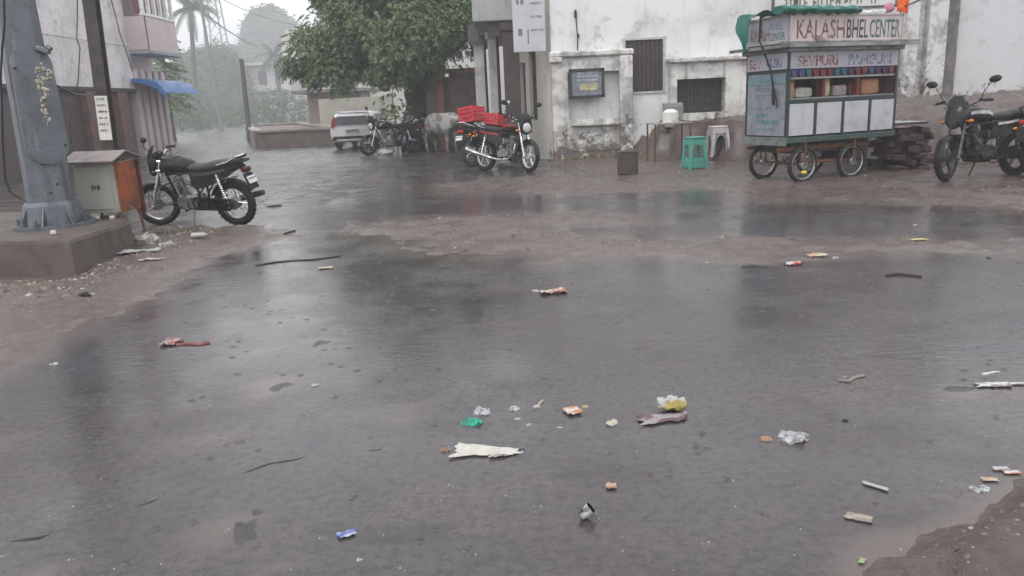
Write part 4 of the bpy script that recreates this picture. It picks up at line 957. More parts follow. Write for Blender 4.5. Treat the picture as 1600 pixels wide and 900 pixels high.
    for q in (-1, 1):
        for x, z in ((.50, .80), (-.80, .70)):
            s = MB(); s.cyl((x, q*.06, z), (x, q*.15, z), .008, n=6); s.ball((x, q*.175, z), (.03, .038, .024), 10, 6); (fb(s, 'indicator', m_amber, T) if x > 0 else s.build('indicator', m_amber, T))
    # tank
    s = MB(); rings = []
    for x, z, hw, hh in ((.40, .86, .06, .05), (.36, .875, .115, .085), (.24, .885, .142, .105), (.08, .875, .135, .10), (-.04, .85, .10, .075), (-.10, .83, .06, .045)):
        rings.append([Vector((x, hw*math.copysign(abs(math.cos(2*PI*k/16))**.8, math.cos(2*PI*k/16)), z+hh*math.sin(2*PI*k/16)*(1 if math.sin(2*PI*k/16) > 0 else 1.15))) for k in range(16)])
    s.loft(rings); tk = s.build('fuel_tank', body, T, smooth=60)
    s = MB(); s.cyl((.16, 0, .985), (.16, 0, 1.0), .04, n=14); s.build('filler_cap', m_chrome, tk)
    for q in (-1, 1):
        for st, ww in (([Vector((x, q*(hw+.004), z)) for x, z, hw in ((.35, .90, .112), (.22, .91, .141), (.06, .90, .134), (-.05, .87, .097))], .022), ([Vector((x, q*.133, z)) for x, z in ((-.12, .735), (-.30, .745), (-.48, .765), (-.66, .80))], .017)):
            s = MB()
            for i in range(3): s.quad(st[i]+Vector((0, 0, ww)), st[i+1]+Vector((0, 0, ww)), st[i+1]-Vector((0, 0, ww)), st[i]-Vector((0, 0, ww)))
            bmesh.ops.remove_doubles(s.bm, verts=s.bm.verts, dist=1e-5); s.build('stripe', body2, tk, fix=False)
    # seat
    s = MB(); rings = []
    for x, z, hw, hh in ((-.03, .83, .09, .03), (-.10, .825, .115, .05), (-.28, .82, .13, .055), (-.42, .845, .135, .06), (-.60, .865, .13, .058), (-.76, .885, .10, .045), (-.80, .89, .06, .02)):
        rings.append([Vector((x, hw*math.copysign(abs(math.cos(2*PI*k/14))**.6, math.cos(2*PI*k/14)), z+hh*math.copysign(abs(math.sin(2*PI*k/14))**.7, math.sin(2*PI*k/14)))) for k in range(14)])
    s.loft(rings); s.build('seat', m_seat, T, smooth=60)
    s = MB(); s.loft([[Vector((x, y, z)) for y, z in ((-hw, za), (hw, za), (hw*.9, zb), (-hw*.9, zb))] for x, hw, za, zb in ((-.06, .10, .58, .79), (-.25, .128, .55, .79), (-.42, .128, .60, .80), (-.62, .12, .72, .83), (-.84, .07, .80, .86))]); s.build('side_panel', body, T, smooth=50)
    # frame and engine
    s = MB()
    for q in (-1, 1):
        s.tube([(.42, 0, .84), (.30, q*.05, .74), (-.05, q*.10, .76), (-.45, q*.11, .76), (-.84, q*.09, .82)], .016, n=7); s.tube([(-.06, q*.08, .74), (-.16, q*.10, .50), (-.14, q*.11, .28)], .018, n=7)
        s.tube([(-.12, q*.10, .34), (-.40, q*.11, .32), (AXR, q*.10, WZ)], .018, n=7); s.tube([(-.16, q*.11, .45), (-.42, q*.115, .73)], .012, n=6)
    s.tube([(.43, 0, .90), (.36, 0, .66), (.26, 0, .36), (.1, 0, .24), (-.14, 0, .24)], .02, n=8); s.cyl((.46, 0, .76), (.41, 0, .96), .03, n=10); fr = s.build('frame', m_black, T)
    s = MB(); s.box((.04, 0, .36), (.34, .20, .20), bev=.04, seg=2)
    for q in (-1, 1): s.cyl((.10, q*.10, .36), (.10, q*.155, .36), .085, n=18); s.cyl((-.06, q*.10, .35), (-.06, q*.145, .35), .075, n=18)
    ax = Vector((.28, 0, .96)).normalized(); c0 = Vector((.13, 0, .44)); s.cyl(c0, c0+ax*.22, .052, n=12)
    for k in range(7): p = c0+ax*(.03+.028*k); s.box(p, (.155, .155, .009), rot=Euler((0, math.atan2(ax.x, ax.z), 0)), bev=.003)
    s.box(c0+ax*.25, (.12, .13, .07), rot=Euler((0, math.atan2(ax.x, ax.z), 0)), bev=.015); s.cyl((-.02, 0, .58), (.1, 0, .62), .03, n=10); s.box((-.1, 0, .6), (.14, .16, .14), bev=.03); s.build('engine', m_engine, T)
    s = MB(); s.tube([(.22, -.05, .60), (.31, -.08, .54), (.29, -.11, .38), (.16, -.135, .25), (-.10, -.15, .24), (-.30, -.16, .27)], .019, n=8); s.tube([(-.28, -.165, .27), (-.34, -.17, .28), (-.90, -.19, .40), (-.98, -.19, .415)], [.022, .042, .044, .034], n=12); ex = s.build('exhaust', m_chrome if chrome_exh else m_steel, T)
    s = MB(); s.tube([(-.36, -.212, .30), (-.62, -.222, .355)], [.028, .028], n=8); s.build('heat_shield', m_chrome, ex)
    for q in (-1, 1):
        s = MB(); s.cyl((AXR+.02, q*.12, .34), (-.50, q*.12, .74), .017, n=8)
        for k in range(9): p = Vector((AXR+.02, q*.12, .34)).lerp(Vector((-.50, q*.12, .74)), .22+k*.075); s.torus((0, 0, 0), .028, .006, 'Z', 12, 5); vv = s.bm.verts[:]; vv = vv[-60:]; bmesh.ops.transform(s.bm, matrix=Matrix.Translation(p) @ Euler((0, .23, 0)).to_matrix().to_4x4(), verts=vv)
        s.build('shock_absorber', m_chrome, T)
    s = MB(); s.tube([(-.06, .135, .35), (-.10, .15, .42), (-.62, .13, .385), (-.70, .13, .33), (-.62, .13, .25), (-.10, .15, .27), (-.06, .135, .35)], .018, n=6); s.box((-.36, .135, .33), (.5, .02, .12), bev=.01); s.build('chain_cover', m_black, T)
    s = MB(); arc_band(s, (AXR, WZ), .330, .344, .075, R(20), R(150)); s.build('rear_mudguard', m_blackplastic, T)
    s = MB(); s.box((-.90, 0, .78), (.08, .16, .07), bev=.02); tl = s.build('tail_light', m_redlens, T)
    s = MB(); s.box((-.95, 0, .62), (.02, .20, .22), rot=Euler((0, .35, 0)), bev=.006); s.build('tail_flap', m_blackplastic, T)
    if plate:
        s = MB(); s.box((-.972, 0, .645), (.006, .19, .10), rot=Euler((0, .35, 0)), bev=.002); po = s.build('number_plate', m_white, T)
        s = MB()
        for r_ in range(2):
            for k in range(4): s.box((-.978+.016*r_, -.065+.043*k, .665-.042*r_), (.003, .026, .028), rot=Euler((0, .35, 0)))
        s.build('plate_marks', M('plate_grey', (.25, .25, .27), .6), po)
    s = MB(); s.tube([(-.55, -.13, .86), (-.72, -.125, .90), (-.86, -.10, .97), (-.90, 0, .98), (-.86, .10, .97), (-.72, .125, .90), (-.55, .13, .86)], .012, n=7); s.build('grab_rail', m_chrome, T)
    s = MB()
    for q in (-1, 1): s.cyl((.0, q*.10, .27), (.0, q*.25, .27), .014, n=8); s.cyl((-.36, q*.12, .36), (-.36, q*.24, .37), .013, n=8)
    s.tube([(.05, .16, .27), (.12, .19, .30), (.2, .19, .31)], .008, n=6); s.build('footpegs', m_rubber, T)
    s = MB(); s.tube([(-.04, .12*flip, .26), (-.12, .30*flip, .03)], .012, n=6); s.build('side_stand', m_steel, T)
    if guard:
        s = MB(); s.tube([(.33, 0, .62), (.36, .20, .60), (.36, .28, .50), (.33, .26, .36), (.24, 0, .32)], .012, n=7); s.tube([(.33, 0, .62), (.36, -.20, .60), (.36, -.28, .50), (.33, -.26, .36), (.24, 0, .32)], .012, n=7); s.build('leg_guard', m_steel, T)
    s = MB(); s.tube([(.42, .05, .98), (.48, .14, .90), (.42, .10, .72), (.50, .09, .5)], .007, n=5); s.tube([(.36, .2, 1.04), (.5, .16, 1.0), (.45, .06, .8), (.2, .08, .76)], .006, n=5); s.tube([(.36, -.2, 1.04), (.5, -.18, 1.0), (.47, -.08, .78)], .006, n=5); s.build('control_cables', m_blackplastic, T)
    return T
m_dusty = M('faded_black', (.014, .0135, .013), .42, c2=(.034, .031, .027), scale=6)
m_dustseat = M('worn_seat', (.05, .045, .038), .55, c2=(.11, .095, .075), scale=16, lo=.48, hi=.66)
m_stripe_grey = M('grey_stripe', (.09, .085, .08), .4)
m_tank_red = M('dark_red_tank', (.035, .012, .012), .28, c2=(.10, .018, .016), coat=.6)
m_navy = M('navy_paint', (.012, .016, .035), .35, c2=(.02, .022, .035), coat=.5)
m_silver_stripe = M('silver_stripe', (.55, .55, .56), .35)
b1 = make_bike('dusty black motorcycle with wire spoke wheels beside the cable box', (262, 347), (371, 355), m_dusty, m_stripe_grey, False, M('dull_rim', (.5, .5, .5), .3, .9, c2=(.3, .29, .28)), steer=.42, lean=.12, yaw=R(17), scale=.91, m_ind=M('smoked_lens', (.10, .06, .03), .3), m_tail=M('dull_red_lens', (.10, .012, .012), .3), m_seat=m_dustseat, mirrors=False, chrome_exh=False)
s = MB(); s.tube([(.36, .24, 1.07), (.42, .27, 1.17), (.36, .30, 1.24)], .007, n=6); s.ball((.36, .31, 1.26), (.016, .06, .04), 10, 6); s.build('mirror', m_black, b1)
s = MB(); s.box((-.86, 0, .90), (.14, .2, .035), bev=.012); s.box((-.84, .0, .955), (.12, .19, .03), bev=.01); s.build('carrier_pad', m_dusty, b1)
b2 = make_bike('black and red motorcycle with white alloy wheels below the porch pillar', (840, 270), (746, 266), m_black, m_red, True, M('white_alloy', (.72, .72, .72), .3, .3, c2=(.5, .49, .48), scale=12), steer=-.22, lean=.10, m_seat=M('black_seat', (.02, .018, .018), .45, c2=(.035, .03, .03)))
b3 = make_bike('older dark motorcycle behind the red striped one carrying red crates', (812, 250), (718, 263), m_dusty, m_dusty, False, m_steel, lean=.08, guard=False, m_tyre=M('muddy_rubber', (.06, .05, .045), .6, c2=(.10, .08, .07), scale=16))
b4 = make_bike('black motorcycle left of the cow with its front wheel towards the white car', (580, 244), (641, 240), m_black, m_dusty, True, m_steel, steer=.5, lean=.10, guard=False)
b5 = make_bike('dark navy motorcycle nearest the cow and the tree trunk', (624, 242), (662, 235), m_navy, m_black, True, m_steel, steer=.3, lean=.10, guard=False)
b6 = make_bike('black motorcycle with silver stripes and faired headlight beside the food cart', (1468, 287), (1594, 275), m_black, m_silver_stripe, True, m_steel, steer=.35, lean=.06, fairing=True, flip=-1, scale=1.0, dark=True)
b7 = make_bike('dark navy motorcycle cut off by the right edge of the photo', (1700, 262), (1590, 283), m_navy, m_navy, True, m_steel, lean=.08, guard=False, plate=False, dark=True)
# red crates on the older bike
m_crate = M('red_crate_plastic', (.52, .035, .045), .4, c2=(.36, .03, .035), scale=5)
def crate(label, c, rot, d):
    T = thing('plastic_crate', label, 'crate', c, rot=rot, group='red crates on the motorcycle'); s = MB(); w_, l_, h_ = d; th = .014
    s.box((0, 0, th/2), (w_, l_, th))
    for q in (-1, 1):
        for zz in (.03, h_*.38, h_*.68, h_-.03):
            hh = .05 if zz > h_*.9 or zz < .04 else .03
            s.box((0, q*(l_/2-th/2), zz), (w_, th, hh)); s.box((q*(w_/2-th/2), 0, zz), (th, l_-2*th, hh))
        for k in range(7): s.box((-w_/2+.02+(w_-.04)*k/6, q*(l_/2-th/2-.002), h_/2), (.018, th*.7, h_-.02)); s.box((q*(w_/2-th/2-.002), -l_/2+.02+(l_-.04)*k/6, h_/2), (th*.7, .018, h_-.02))
        for r_ in (-1, 1): s.box((q*(w_/2-.012), r_*(l_/2-.012), h_/2), (.036, .036, h_), bev=.006)
    s.build('shell', m_crate, T, smooth=0)
    return T
cp_ = b3.location; an = b3.rotation_euler.z; fw = Vector((math.cos(an), math.sin(an), 0))
q1 = wy(740, 191, cp_.y+.05); q2 = wy(769, 194, cp_.y-.0)
crate('larger tilted red plastic crate, left one on the parked motorcycle', (q1.x-.02, q1.y, q1.z), (R(-8), R(4), an+.15), (.50, .40, .34))
crate('smaller red plastic crate, right one on the parked motorcycle', (q2.x+.06, q2.y+.02, q2.z-.03), (R(6), R(9), an+.2), (.42, .34, .26))

# ================================================================== white car
cr = at(555, 234); CA = thing('parked_car', 'white hatchback car seen from behind with red tail lamps', 'car', (cr.x+.05, cr.y+1.9, 0), rz=R(-4), scale=.94)
m_carw = M('white_car_paint', (.86, .87, .89), .22, c2=(.80, .81, .82), coat=.8); m_cglass = M('car_glass', (.06, .07, .075), .08, c2=(.09, .10, .10), spec=.8)
st = [(-1.80, .36, .80, 1.02, .74, .60), (-1.78, .30, .90, 1.36, .80, .62), (-1.62, .26, .92, 1.52, .83, .60), (-1.2, .24, .92, 1.56, .84, .61), (-.3, .24, .91, 1.57, .85, .62), (.45, .24, .90, 1.46, .85, .60), (.95, .24, .90, 1.02, .84, .66), (1.5, .26, .84, .90, .82, .60), (1.82, .34, .66, .72, .70, .50)]
s = MB(); rings = []
for y, zb, zm, zt, wm, wt in st:
    half = [(wm*.86, zb), (wm*.97, zb+.12), (wm, (zb+zm)/2), (wm*.985, zm), ((wm+wt)/2, (zm+zt)/2+.02), (wt+.02, zt-.05), (wt*.8, zt)]
    rings.append([Vector((x, y, z)) for x, z in half]+[Vector((-x, y, z)) for x, z in half[::-1]])
s.loft(rings); body_ = s.build('body', m_carw, CA, smooth=50)
s = MB(); s.loft([[Vector((x, y, z)) for x, z in ((-.62, .99), (.62, .99), (.52, 1.38), (-.52, 1.38))] for y in (-1.832, -1.75)]); s.bm.transform(Matrix.Translation((0, 0, 0))); rw = s.build('rear_window', m_cglass, CA, smooth=0)
s = MB(); s.tube([(.1, -1.85, 1.0), (-.22, -1.85, 1.12)], .009, n=5); s.build('wiper', m_black, rw)
for q in (-1, 1):
    s = MB(); s.prism([(-1.5, .96), (.55, .95), (.28, 1.38), (-.35, 1.45), (-1.15, 1.43)], q*.62, q*.80, 'yz'); s.build('side_window', m_cglass, CA, smooth=0)
    s = MB(); s.prism([(q*.62, .93), (q*.76, .90), (q*.70, 1.22), (q*.62, 1.36), (q*.57, 1.36)], -1.84, -1.70); s.build('tail_lamp', m_redlens, CA, smooth=0)
    s = MB(); s.ball((q*.93, .42, 1.0), (.10, .06, .075), 10, 6); s.build('side_mirror', m_carw, CA)
    for y in (-1.15, 1.15):
        w_ = D.objects.new('wheel', None); COL.objects.link(w_); w_.parent = CA; w_.location = (q*.74, y, .29)
        s = MB(); s.torus((0, 0, 0), .23, .07, 'X', 28, 10, 1.2); s.build('tyre', m_rubber, w_); s = MB(); s.cyl((-.05, 0, 0), (.05, 0, 0), .17, n=20); s.build('rim', m_alu, w_)
s = MB(); s.box((0, -1.80, .42), (1.46, .12, .16), bev=.03); bp = s.build('bumper', m_blackplastic, CA); s = MB(); s.box((0, -1.865, .36), (1.2, .03, .05), bev=.01); s.build('bumper_strip', m_white, bp)
s = MB(); s.box((0, -1.868, .70), (.50, .02, .12), bev=.003); pl_ = s.build('number_plate', M('plate_dull', (.5, .5, .5), .5), CA)
s = MB()
for k in range(8): s.box((-.2+.057*k, -1.881, .70), (.035, .006, .06))
s.build('plate_marks', m_black, pl_)
s = MB(); s.box((0, -1.55, 1.58), (1.1, .28, .03), bev=.012); s.build('roof_spoiler', m_carw, CA); s = MB(); s.cyl((0, -1.2, 1.56), (0, -1.3, 1.72), .008, n=5); s.build('aerial', m_black, CA)

for o_ in CA.children:                     # a low hatchback: squash everything above the sills
    if o_.type == 'MESH':
        for v in o_.data.vertices:
            if v.co.z > .45: v.co.z = .45+(v.co.z-.45)*.82
            v.co.x *= 1.05
# ================================================================== cow
cw0 = at(693, 239); cowm = NT('cow_hide'); t = cowm; t.link('Base Color', t.mix(t.ramp(t.noise(3.2, 5, .65), .46, .56), (.36, .35, .33), (.14, .13, .125))); t.set('Roughness', .65); t.bump(t.noise(60, 3), .2, .01); cowm = t.m
def skin(name, pts, edges, radii, mat, parent, root=0, sub=2):
    me = D.meshes.new(name); me.from_pydata(pts, edges, []); o = D.objects.new(name, me); COL.objects.link(o)
    md = o.modifiers.new('skin', 'SKIN'); md.use_smooth_shade = True
    for i, r_ in enumerate(radii): me.skin_vertices[0].data[i].radius = r_ if isinstance(r_, tuple) else (r_, r_)
    me.skin_vertices[0].data[root].use_root = True
    sb = o.modifiers.new('sub', 'SUBSURF'); sb.levels = sub; sb.render_levels = sub
    bpy.context.view_layer.update()
    m2 = D.meshes.new_from_object(o.evaluated_get(bpy.context.evaluated_depsgraph_get())); D.objects.remove(o)
    m2.materials.clear(); m2.materials.append(mat); m2.polygons.foreach_set('use_smooth', [True]*len(m2.polygons))
    o = D.objects.new(name, m2); COL.objects.link(o)
    if parent: o.parent = parent
    return o
pts = []; eds = []; rad = []
def node(p, r_, prev=None):
    pts.append(p); rad.append(r_)
    if prev is not None: eds.append((prev, len(pts)-1))
    return len(pts)-1
a = node((-.05, 0, .82), (.30, .36)); b_ = node((-.45, 0, .86), (.28, .31), a); r1 = node((-.68, 0, .95), (.19, .20), b_)
c = node((.28, 0, .83), (.28, .33), a); sh = node((.52, 0, .92), (.22, .25), c); hp_ = node((.48, 0, 1.16), (.10, .09), sh)
n1 = node((.76, .02, .94), (.13, .17), sh); n2 = node((.95, .05, .93), (.10, .12), n1); hd_ = node((1.08, .10, .90), (.095, .10), n2); mz = node((1.20, .14, .76), (.07, .07), hd_); ns_ = node((1.25, .155, .70), (.06, .055), mz)
for y in (-.15, .15):
    h = node((-.60, y, .74), (.15, .10), b_); k = node((-.56, y*1.05, .56), .085, h); hk = node((-.68, y*1.05, .36), .05, k); ft = node((-.63, y*1.05, .10), .036, hk); node((-.60, y*1.05, .025), .045, ft)
    f = node((.46, y*.95, .68), (.11, .085), sh); kn = node((.47, y, .40), .055, f); ft = node((.46, y, .11), .036, kn); node((.48, y, .025), .045, ft)
for y in (-1, 1):
    e0 = node((1.00, .09+y*.12, 1.0), .03, hd_); node((.97, .09+y*.24, .96), (.045, .02), e0)
COW = thing('cow', 'pale grey cow standing in the rain behind the red crates', 'cow', (cw0.x, cw0.y, .0), rz=R(-52), scale=.98)
skin('body', pts, eds, rad, cowm, COW)
s = MB(); s.tube([(1.02, .04, 1.04), (1.0, -.02, 1.14), (1.03, -.01, 1.22)], [.025, .02, .005], n=7); s.build('horn', M('horn', (.12, .11, .10), .5), COW); s = MB(); s.tube([(1.02, .15, 1.04), (1.0, .21, 1.14), (1.03, .20, 1.22)], [.025, .02, .005], n=7); s.build('horn', M('horn', (.12, .11, .10), .5), COW)
s = MB(); s.tube([(-.84, 0, 1.02), (-.92, 0, .88), (-.92, .02, .60), (-.90, .03, .42)], [.03, .022, .016, .012], n=7); s.ball((-.90, .03, .36), (.03, .03, .09), 8, 6); s.build('tail', M('tail_hide', (.3, .28, .26), .7), COW)
s = MB()
m_nose = M('dark_nose', (.03, .028, .028), .3)
for y in (.065, .2): s = MB(); s.ball((1.12, .02+y, .95), .014, 8, 6); s.build('eye', m_nose, COW)
s = MB(); s.ball((1.315, .165, .70), (.03, .045, .035), 8, 6); s.build('nose', m_nose, COW)
# ================================================================== food cart
K0 = at(1222, 289); NR = wy(1228, 219, K0.y)      # near corner
CY = R(21)
CT = thing('food_cart', 'wheeled street food cart with painted sign boards and white panels', 'food cart', (NR.x, NR.y, 0), rz=CY)
CL, CW = 2.06, .92                                 # length along local x, depth along local y
m_green = M('dark_green_frame', (.028, .045, .042), .5, c2=(.045, .045, .042), scale=6)
m_palepan = M('white_cart_panel', (.46, .46, .50), .4, c2=(.36, .355, .38), scale=4.5)
m_signbg = M('sign_pinkish_white', (.52, .435, .42), .45, c2=(.41, .36, .36), scale=3.6)
m_signbg2 = M('sign_bluish_white', (.40, .42, .47), .45, c2=(.46, .40, .41), scale=3.2)
m_sheet = M('grey_sheet', (.27, .275, .28), .35, .3, c2=(.15, .147, .143), scale=3)
ZB, ZC, ZE, ZT = .66, 1.18, 1.95, 2.36
s = MB()
for x in (.02, CL-.02):
    for y in (.02, CW-.02): s.box((x, y, (ZB+ZE)/2), (.045, .045, ZE-ZB))
s.box((CL/2, .02, ZC), (CL, .05, .05)); s.box((CL/2, CW-.02, ZC), (CL, .05, .05)); s.box((.02, CW/2, 1.60), (.044, CW, .04)); s.box((CL-.02, CW/2, ZC), (.044, CW-.06, .04))
for k in range(1, 4): s.box((CL*k/4, .018, (ZB+ZC)/2), (.055, .042, ZC-ZB-.03))
s.build('frame', m_green, CT, smooth=0)
s = MB(); s.box((CL/2, CW/2, ZB-.035), (CL+.03, CW+.03, .075), bev=.008); s.box((CL/2, CW/2, ZB+.012), (CL-.06, CW-.06, .02)); s.build('deck', M('green_deck', (.04, .075, .065), .5, c2=(.09, .09, .085), scale=7), CT)
s = MB(); s.box((-.022, CW/2, ZB-.045), (.02, CW+.06, .12), bev=.004); s.build('side_skirt', M('pale_green_skirt', (.17, .21, .19), .5, c2=(.10, .12, .11), scale=9), CT, smooth=0)
for k in range(4):
    s = MB(); w_ = CL/4-.055; s.box((CL*(k+.5)/4, .006, (ZB+ZC)/2), (w_, .012, ZC-ZB-.07), bev=.003); s.build('panel', m_palepan, CT)
s = MB(); s.box((CL/2, CW-.01, (ZB+ZE)/2), (CL-.05, .012, ZE-ZB-.04)); s.box((CL-.01, CW/2, (ZB+ZC)/2), (.012, CW-.06, ZC-ZB-.05)); s.box((CL-.008, CW/2, (ZC+ZE)/2), (.012, CW-.06, ZE-ZC-.06)); s.build('back_sheet', M('cart_back_brown', (.16, .07, .06), .6, c2=(.10, .05, .045)), CT, smooth=0)
# left side: menu panel (faded painted script)
s = MB(); s.box((.008, CW/2, (ZB+1.60)/2+.01), (.014, CW-.06, 1.60-ZB-.05)); sp = s.build('menu_panel', M('menu_grey', (.26, .27, .30), .45, c2=(.18, .19, .22), scale=6), CT, smooth=0)
s = MB(); s.box((-.001, CW/2, 1.49), (.008, CW-.10, .13)); s.build('menu_header', M('menu_teal', (.16, .27, .29), .5), sp, smooth=0)
m_paint_b = M('blue_grey_paint', (.13, .17, .26), .6, c2=(.2, .22, .28)); m_paint_t = M('teal_paint', (.06, .20, .20), .6, c2=(.12, .25, .25)); m_paint_r = M('faded_red_paint', (.26, .08, .07), .6, c2=(.43, .34, .35), scale=17, lo=.46, hi=.60); m_paint_d = M('dark_teal_paint', (.025, .085, .085), .5, c2=(.16, .22, .22), scale=14, lo=.5, hi=.66); m_paint_br = M('brown_red_paint', (.17, .065, .06), .6, c2=(.42, .31, .30), scale=12, lo=.48, hi=.62); m_paint_bl = M('faded_blue_paint', (.11, .14, .26), .6, c2=(.38, .39, .44), scale=17, lo=.46, hi=.60)
XL = (0, -1, 0)            # reading direction on the left side, back to front
s = MB()
for k, (zz, w_, h_) in enumerate(((1.31, .42, .08), (1.20, .46, .09), (1.06, .40, .07))): scribble_row(s, (-.0005, CW*.78, zz), XL, (0, 0, 1), w_, h_, seed=k+21, head=k != 2)
s.build('lettering', m_paint_b, sp)
s = MB()
for k, (zz, w_, h_) in enumerate(((.95, .30, .07), (.85, .52, .07), (.76, .40, .06))): scribble_row(s, (-.0005, CW*.74, zz), XL, (0, 0, 1), w_, h_, seed=k+31, head=k != 2)
s.build('lettering', m_paint_t, sp)
# middle sign strip
def sign(name, c, d, mat, **k):
    q = MB(); q.box(c, d, bev=.003); return q.build(name, mat, CT, smooth=0)
z0, z1 = 1.63, 1.86
sg1 = sign('sign_strip', (CL/2, -.004, (z0+z1)/2), (CL-.05, .016, z1-z0), m_signbg2); sg2 = sign('sign_strip', (-.004, CW/2, (z0+z1)/2), (.016, CW-.05, z1-z0), m_signbg2)
text_mesh('lettering', 'SEVPURI', .20, m_paint_r, sg1, frame_mtx((.14, -.0135, 1.665), (1, 0, 0), (0, 0, 1)), 1.02, bold=.004)
text_mesh('lettering', 'PANIPURI', .20, m_paint_bl, sg1, frame_mtx((1.06, -.0135, 1.665), (1, 0, 0), (0, 0, 1)), .98, bold=.004)
text_mesh('lettering', 'SEV', .19, m_paint_r, sg2, frame_mtx((-.0135, CW-.07, 1.665), XL, (0, 0, 1)), .95, bold=.004)
text_mesh('lettering', 'PURI', .19, m_paint_bl, sg2, frame_mtx((-.0135, CW-.46, 1.665), XL, (0, 0, 1)), .85, bold=.004)
# eaves: two sheet layers
s = MB(); s.box((CL/2, CW/2, ZE), (CL+.34, CW+.42, .022), bev=.004); s.box((CL/2, CW/2, ZE-.055), (CL+.10, CW+.12, .07), bev=.01)
s.box((CL/2, -.205, ZE-.012), (CL+.34, .02, .05)); s.box((-.165, CW/2, ZE-.010), (.016, CW+.40, .046)); ev = s.build('eaves', m_sheet, CT)
s = MB(); s.cyl((-.16, -.03, ZE+.03), (CL+.16, -.03, ZE+.03), .022, n=8); s.cyl((CL-.1, -.03, ZE+.03), (CL+.36, -.02, ZE+.03), .02, n=8); s.cyl((.42, -.04, ZE+.05), (.56, -.04, ZE+.055), .045, n=8); s.build('rolled_curtain', M('bamboo_roll', (.22, .19, .17), .7, c2=(.12, .10, .10)), CT)
# top sign boards
b1_ = sign('sign_board', (CL/2, -.004, (ZE+.04+ZT)/2), (CL+.02, .03, ZT-ZE-.04), m_signbg); b2_ = sign('sign_board', (-.006, CW/2, (ZE+.04+ZT)/2), (.03, CW-.03, ZT-ZE-.04), m_signbg2)
s = MB()
for zz in (ZE+.05, ZT): s.box((CL/2, -.018, zz), (CL+.05, .03, .022)); s.box((-.022, CW/2, zz), (.03, CW, .022))
for x in (-.006, CL+.01): s.box((x, -.020, (ZE+ZT)/2+.02), (.03, .034, ZT-ZE-.03))
s.build('sign_frame', M('cream_trim', (.50, .47, .44), .5, c2=(.33, .31, .29)), CT, smooth=0)
s = MB(); s.box((CL/2, CW/2, ZT-.03), (CL-.05, CW-.05, .03)); s.box((CL/2, CW-.01, (ZE+ZT)/2), (CL, .02, ZT-ZE)); s.box((CL-.0, CW/2, (ZE+ZT)/2), (.02, CW-.06, ZT-ZE)); s.build('roof', m_sheet, CT, smooth=0)
def bigtext(st, x, w, mat, par=b1_, h=.40, z=ZE+.085):
    o = text_mesh('lettering', st, 1.0, mat, par, Matrix.Identity(4), 1.0, ext=.0015/h, bold=.006)
    me = o.data; co = np.empty(len(me.vertices)*3); me.vertices.foreach_get('co', co); co = co.reshape(-1, 3)
    lo, hi = co.min(0), co.max(0); sx = w/(hi[0]-lo[0]); sz = .255/(hi[1]-lo[1])
    M_ = frame_mtx((x, -.0205, z), (1, 0, 0), (0, 0, 1)) @ Matrix.Diagonal((sx, sz, h, 1)) @ Matrix.Translation((-lo[0], -lo[1], 0)); me.transform(M_); return o
bigtext('KALASH', .10, .86, m_paint_br); bigtext('BHEL', 1.00, .40, M('navy_paint_letters', (.035, .05, .075), .6, c2=(.06, .08, .10), scale=6)); bigtext('CENTER', 1.43, .58, m_paint_d)
text_mesh('lettering', 'KALASH', .25, m_paint_br, b2_, frame_mtx((-.0215, CW-.10, ZE+.10), XL, (0, 0, 1)), .46, bold=.002)
text_mesh('lettering', 'BHEL', .14, m_paint_bl, b2_, frame_mtx((-.0215, CW-.52, ZE+.23), XL, (0, 0, 1)), .85)
text_mesh('lettering', 'CENTER', .14, m_paint_d, b2_, frame_mtx((-.0215, CW-.52, ZE+.09), XL, (0, 0, 1)), .62)
# shelf, uprights, bunting
s = MB(); s.box((CL/2, .25, ZC+.035), (CL-.06, .48, .02)); s.box((CL/2, .05, 1.50), (CL-.06, .06, .028)); s.build('shelf', m_sheet, CT, smooth=0)
m_rdb = M('red_board', (.16, .025, .025), .5, c2=(.10, .025, .025))
for x in (.06, .70, 1.34): s = MB(); s.box((x, .10, (ZC+1.5)/2+.02), (.05, .10, 1.5-ZC-.06)); s.build('red_divider', m_rdb, CT, smooth=0)
s = MB(); s.box((CL/2, .06, 1.565), (CL-.08, .02, .10)); s.build('valance_board', m_rdb, CT, smooth=0)
cols = [M('bunting_red', (.17, .035, .04), .5), M('bunting_purple', (.06, .035, .085), .5), M('bunting_blue', (.07, .10, .21), .5), M('bunting_maroon', (.18, .04, .06), .5), M('bunting_teal', (.03, .12, .15), .5)]
for k in range(15):
    x = .12+(CL-.24)*k/14; s = MB(); s.prism([(x-.06, 1.62), (x+.06, 1.62), (x+.035, 1.53), (x, 1.515), (x-.035, 1.53)], .012, .034); s.build('bunting', cols[k*7 % 5] if k % 3 else cols[(k//3+2) % 5], CT, smooth=0)
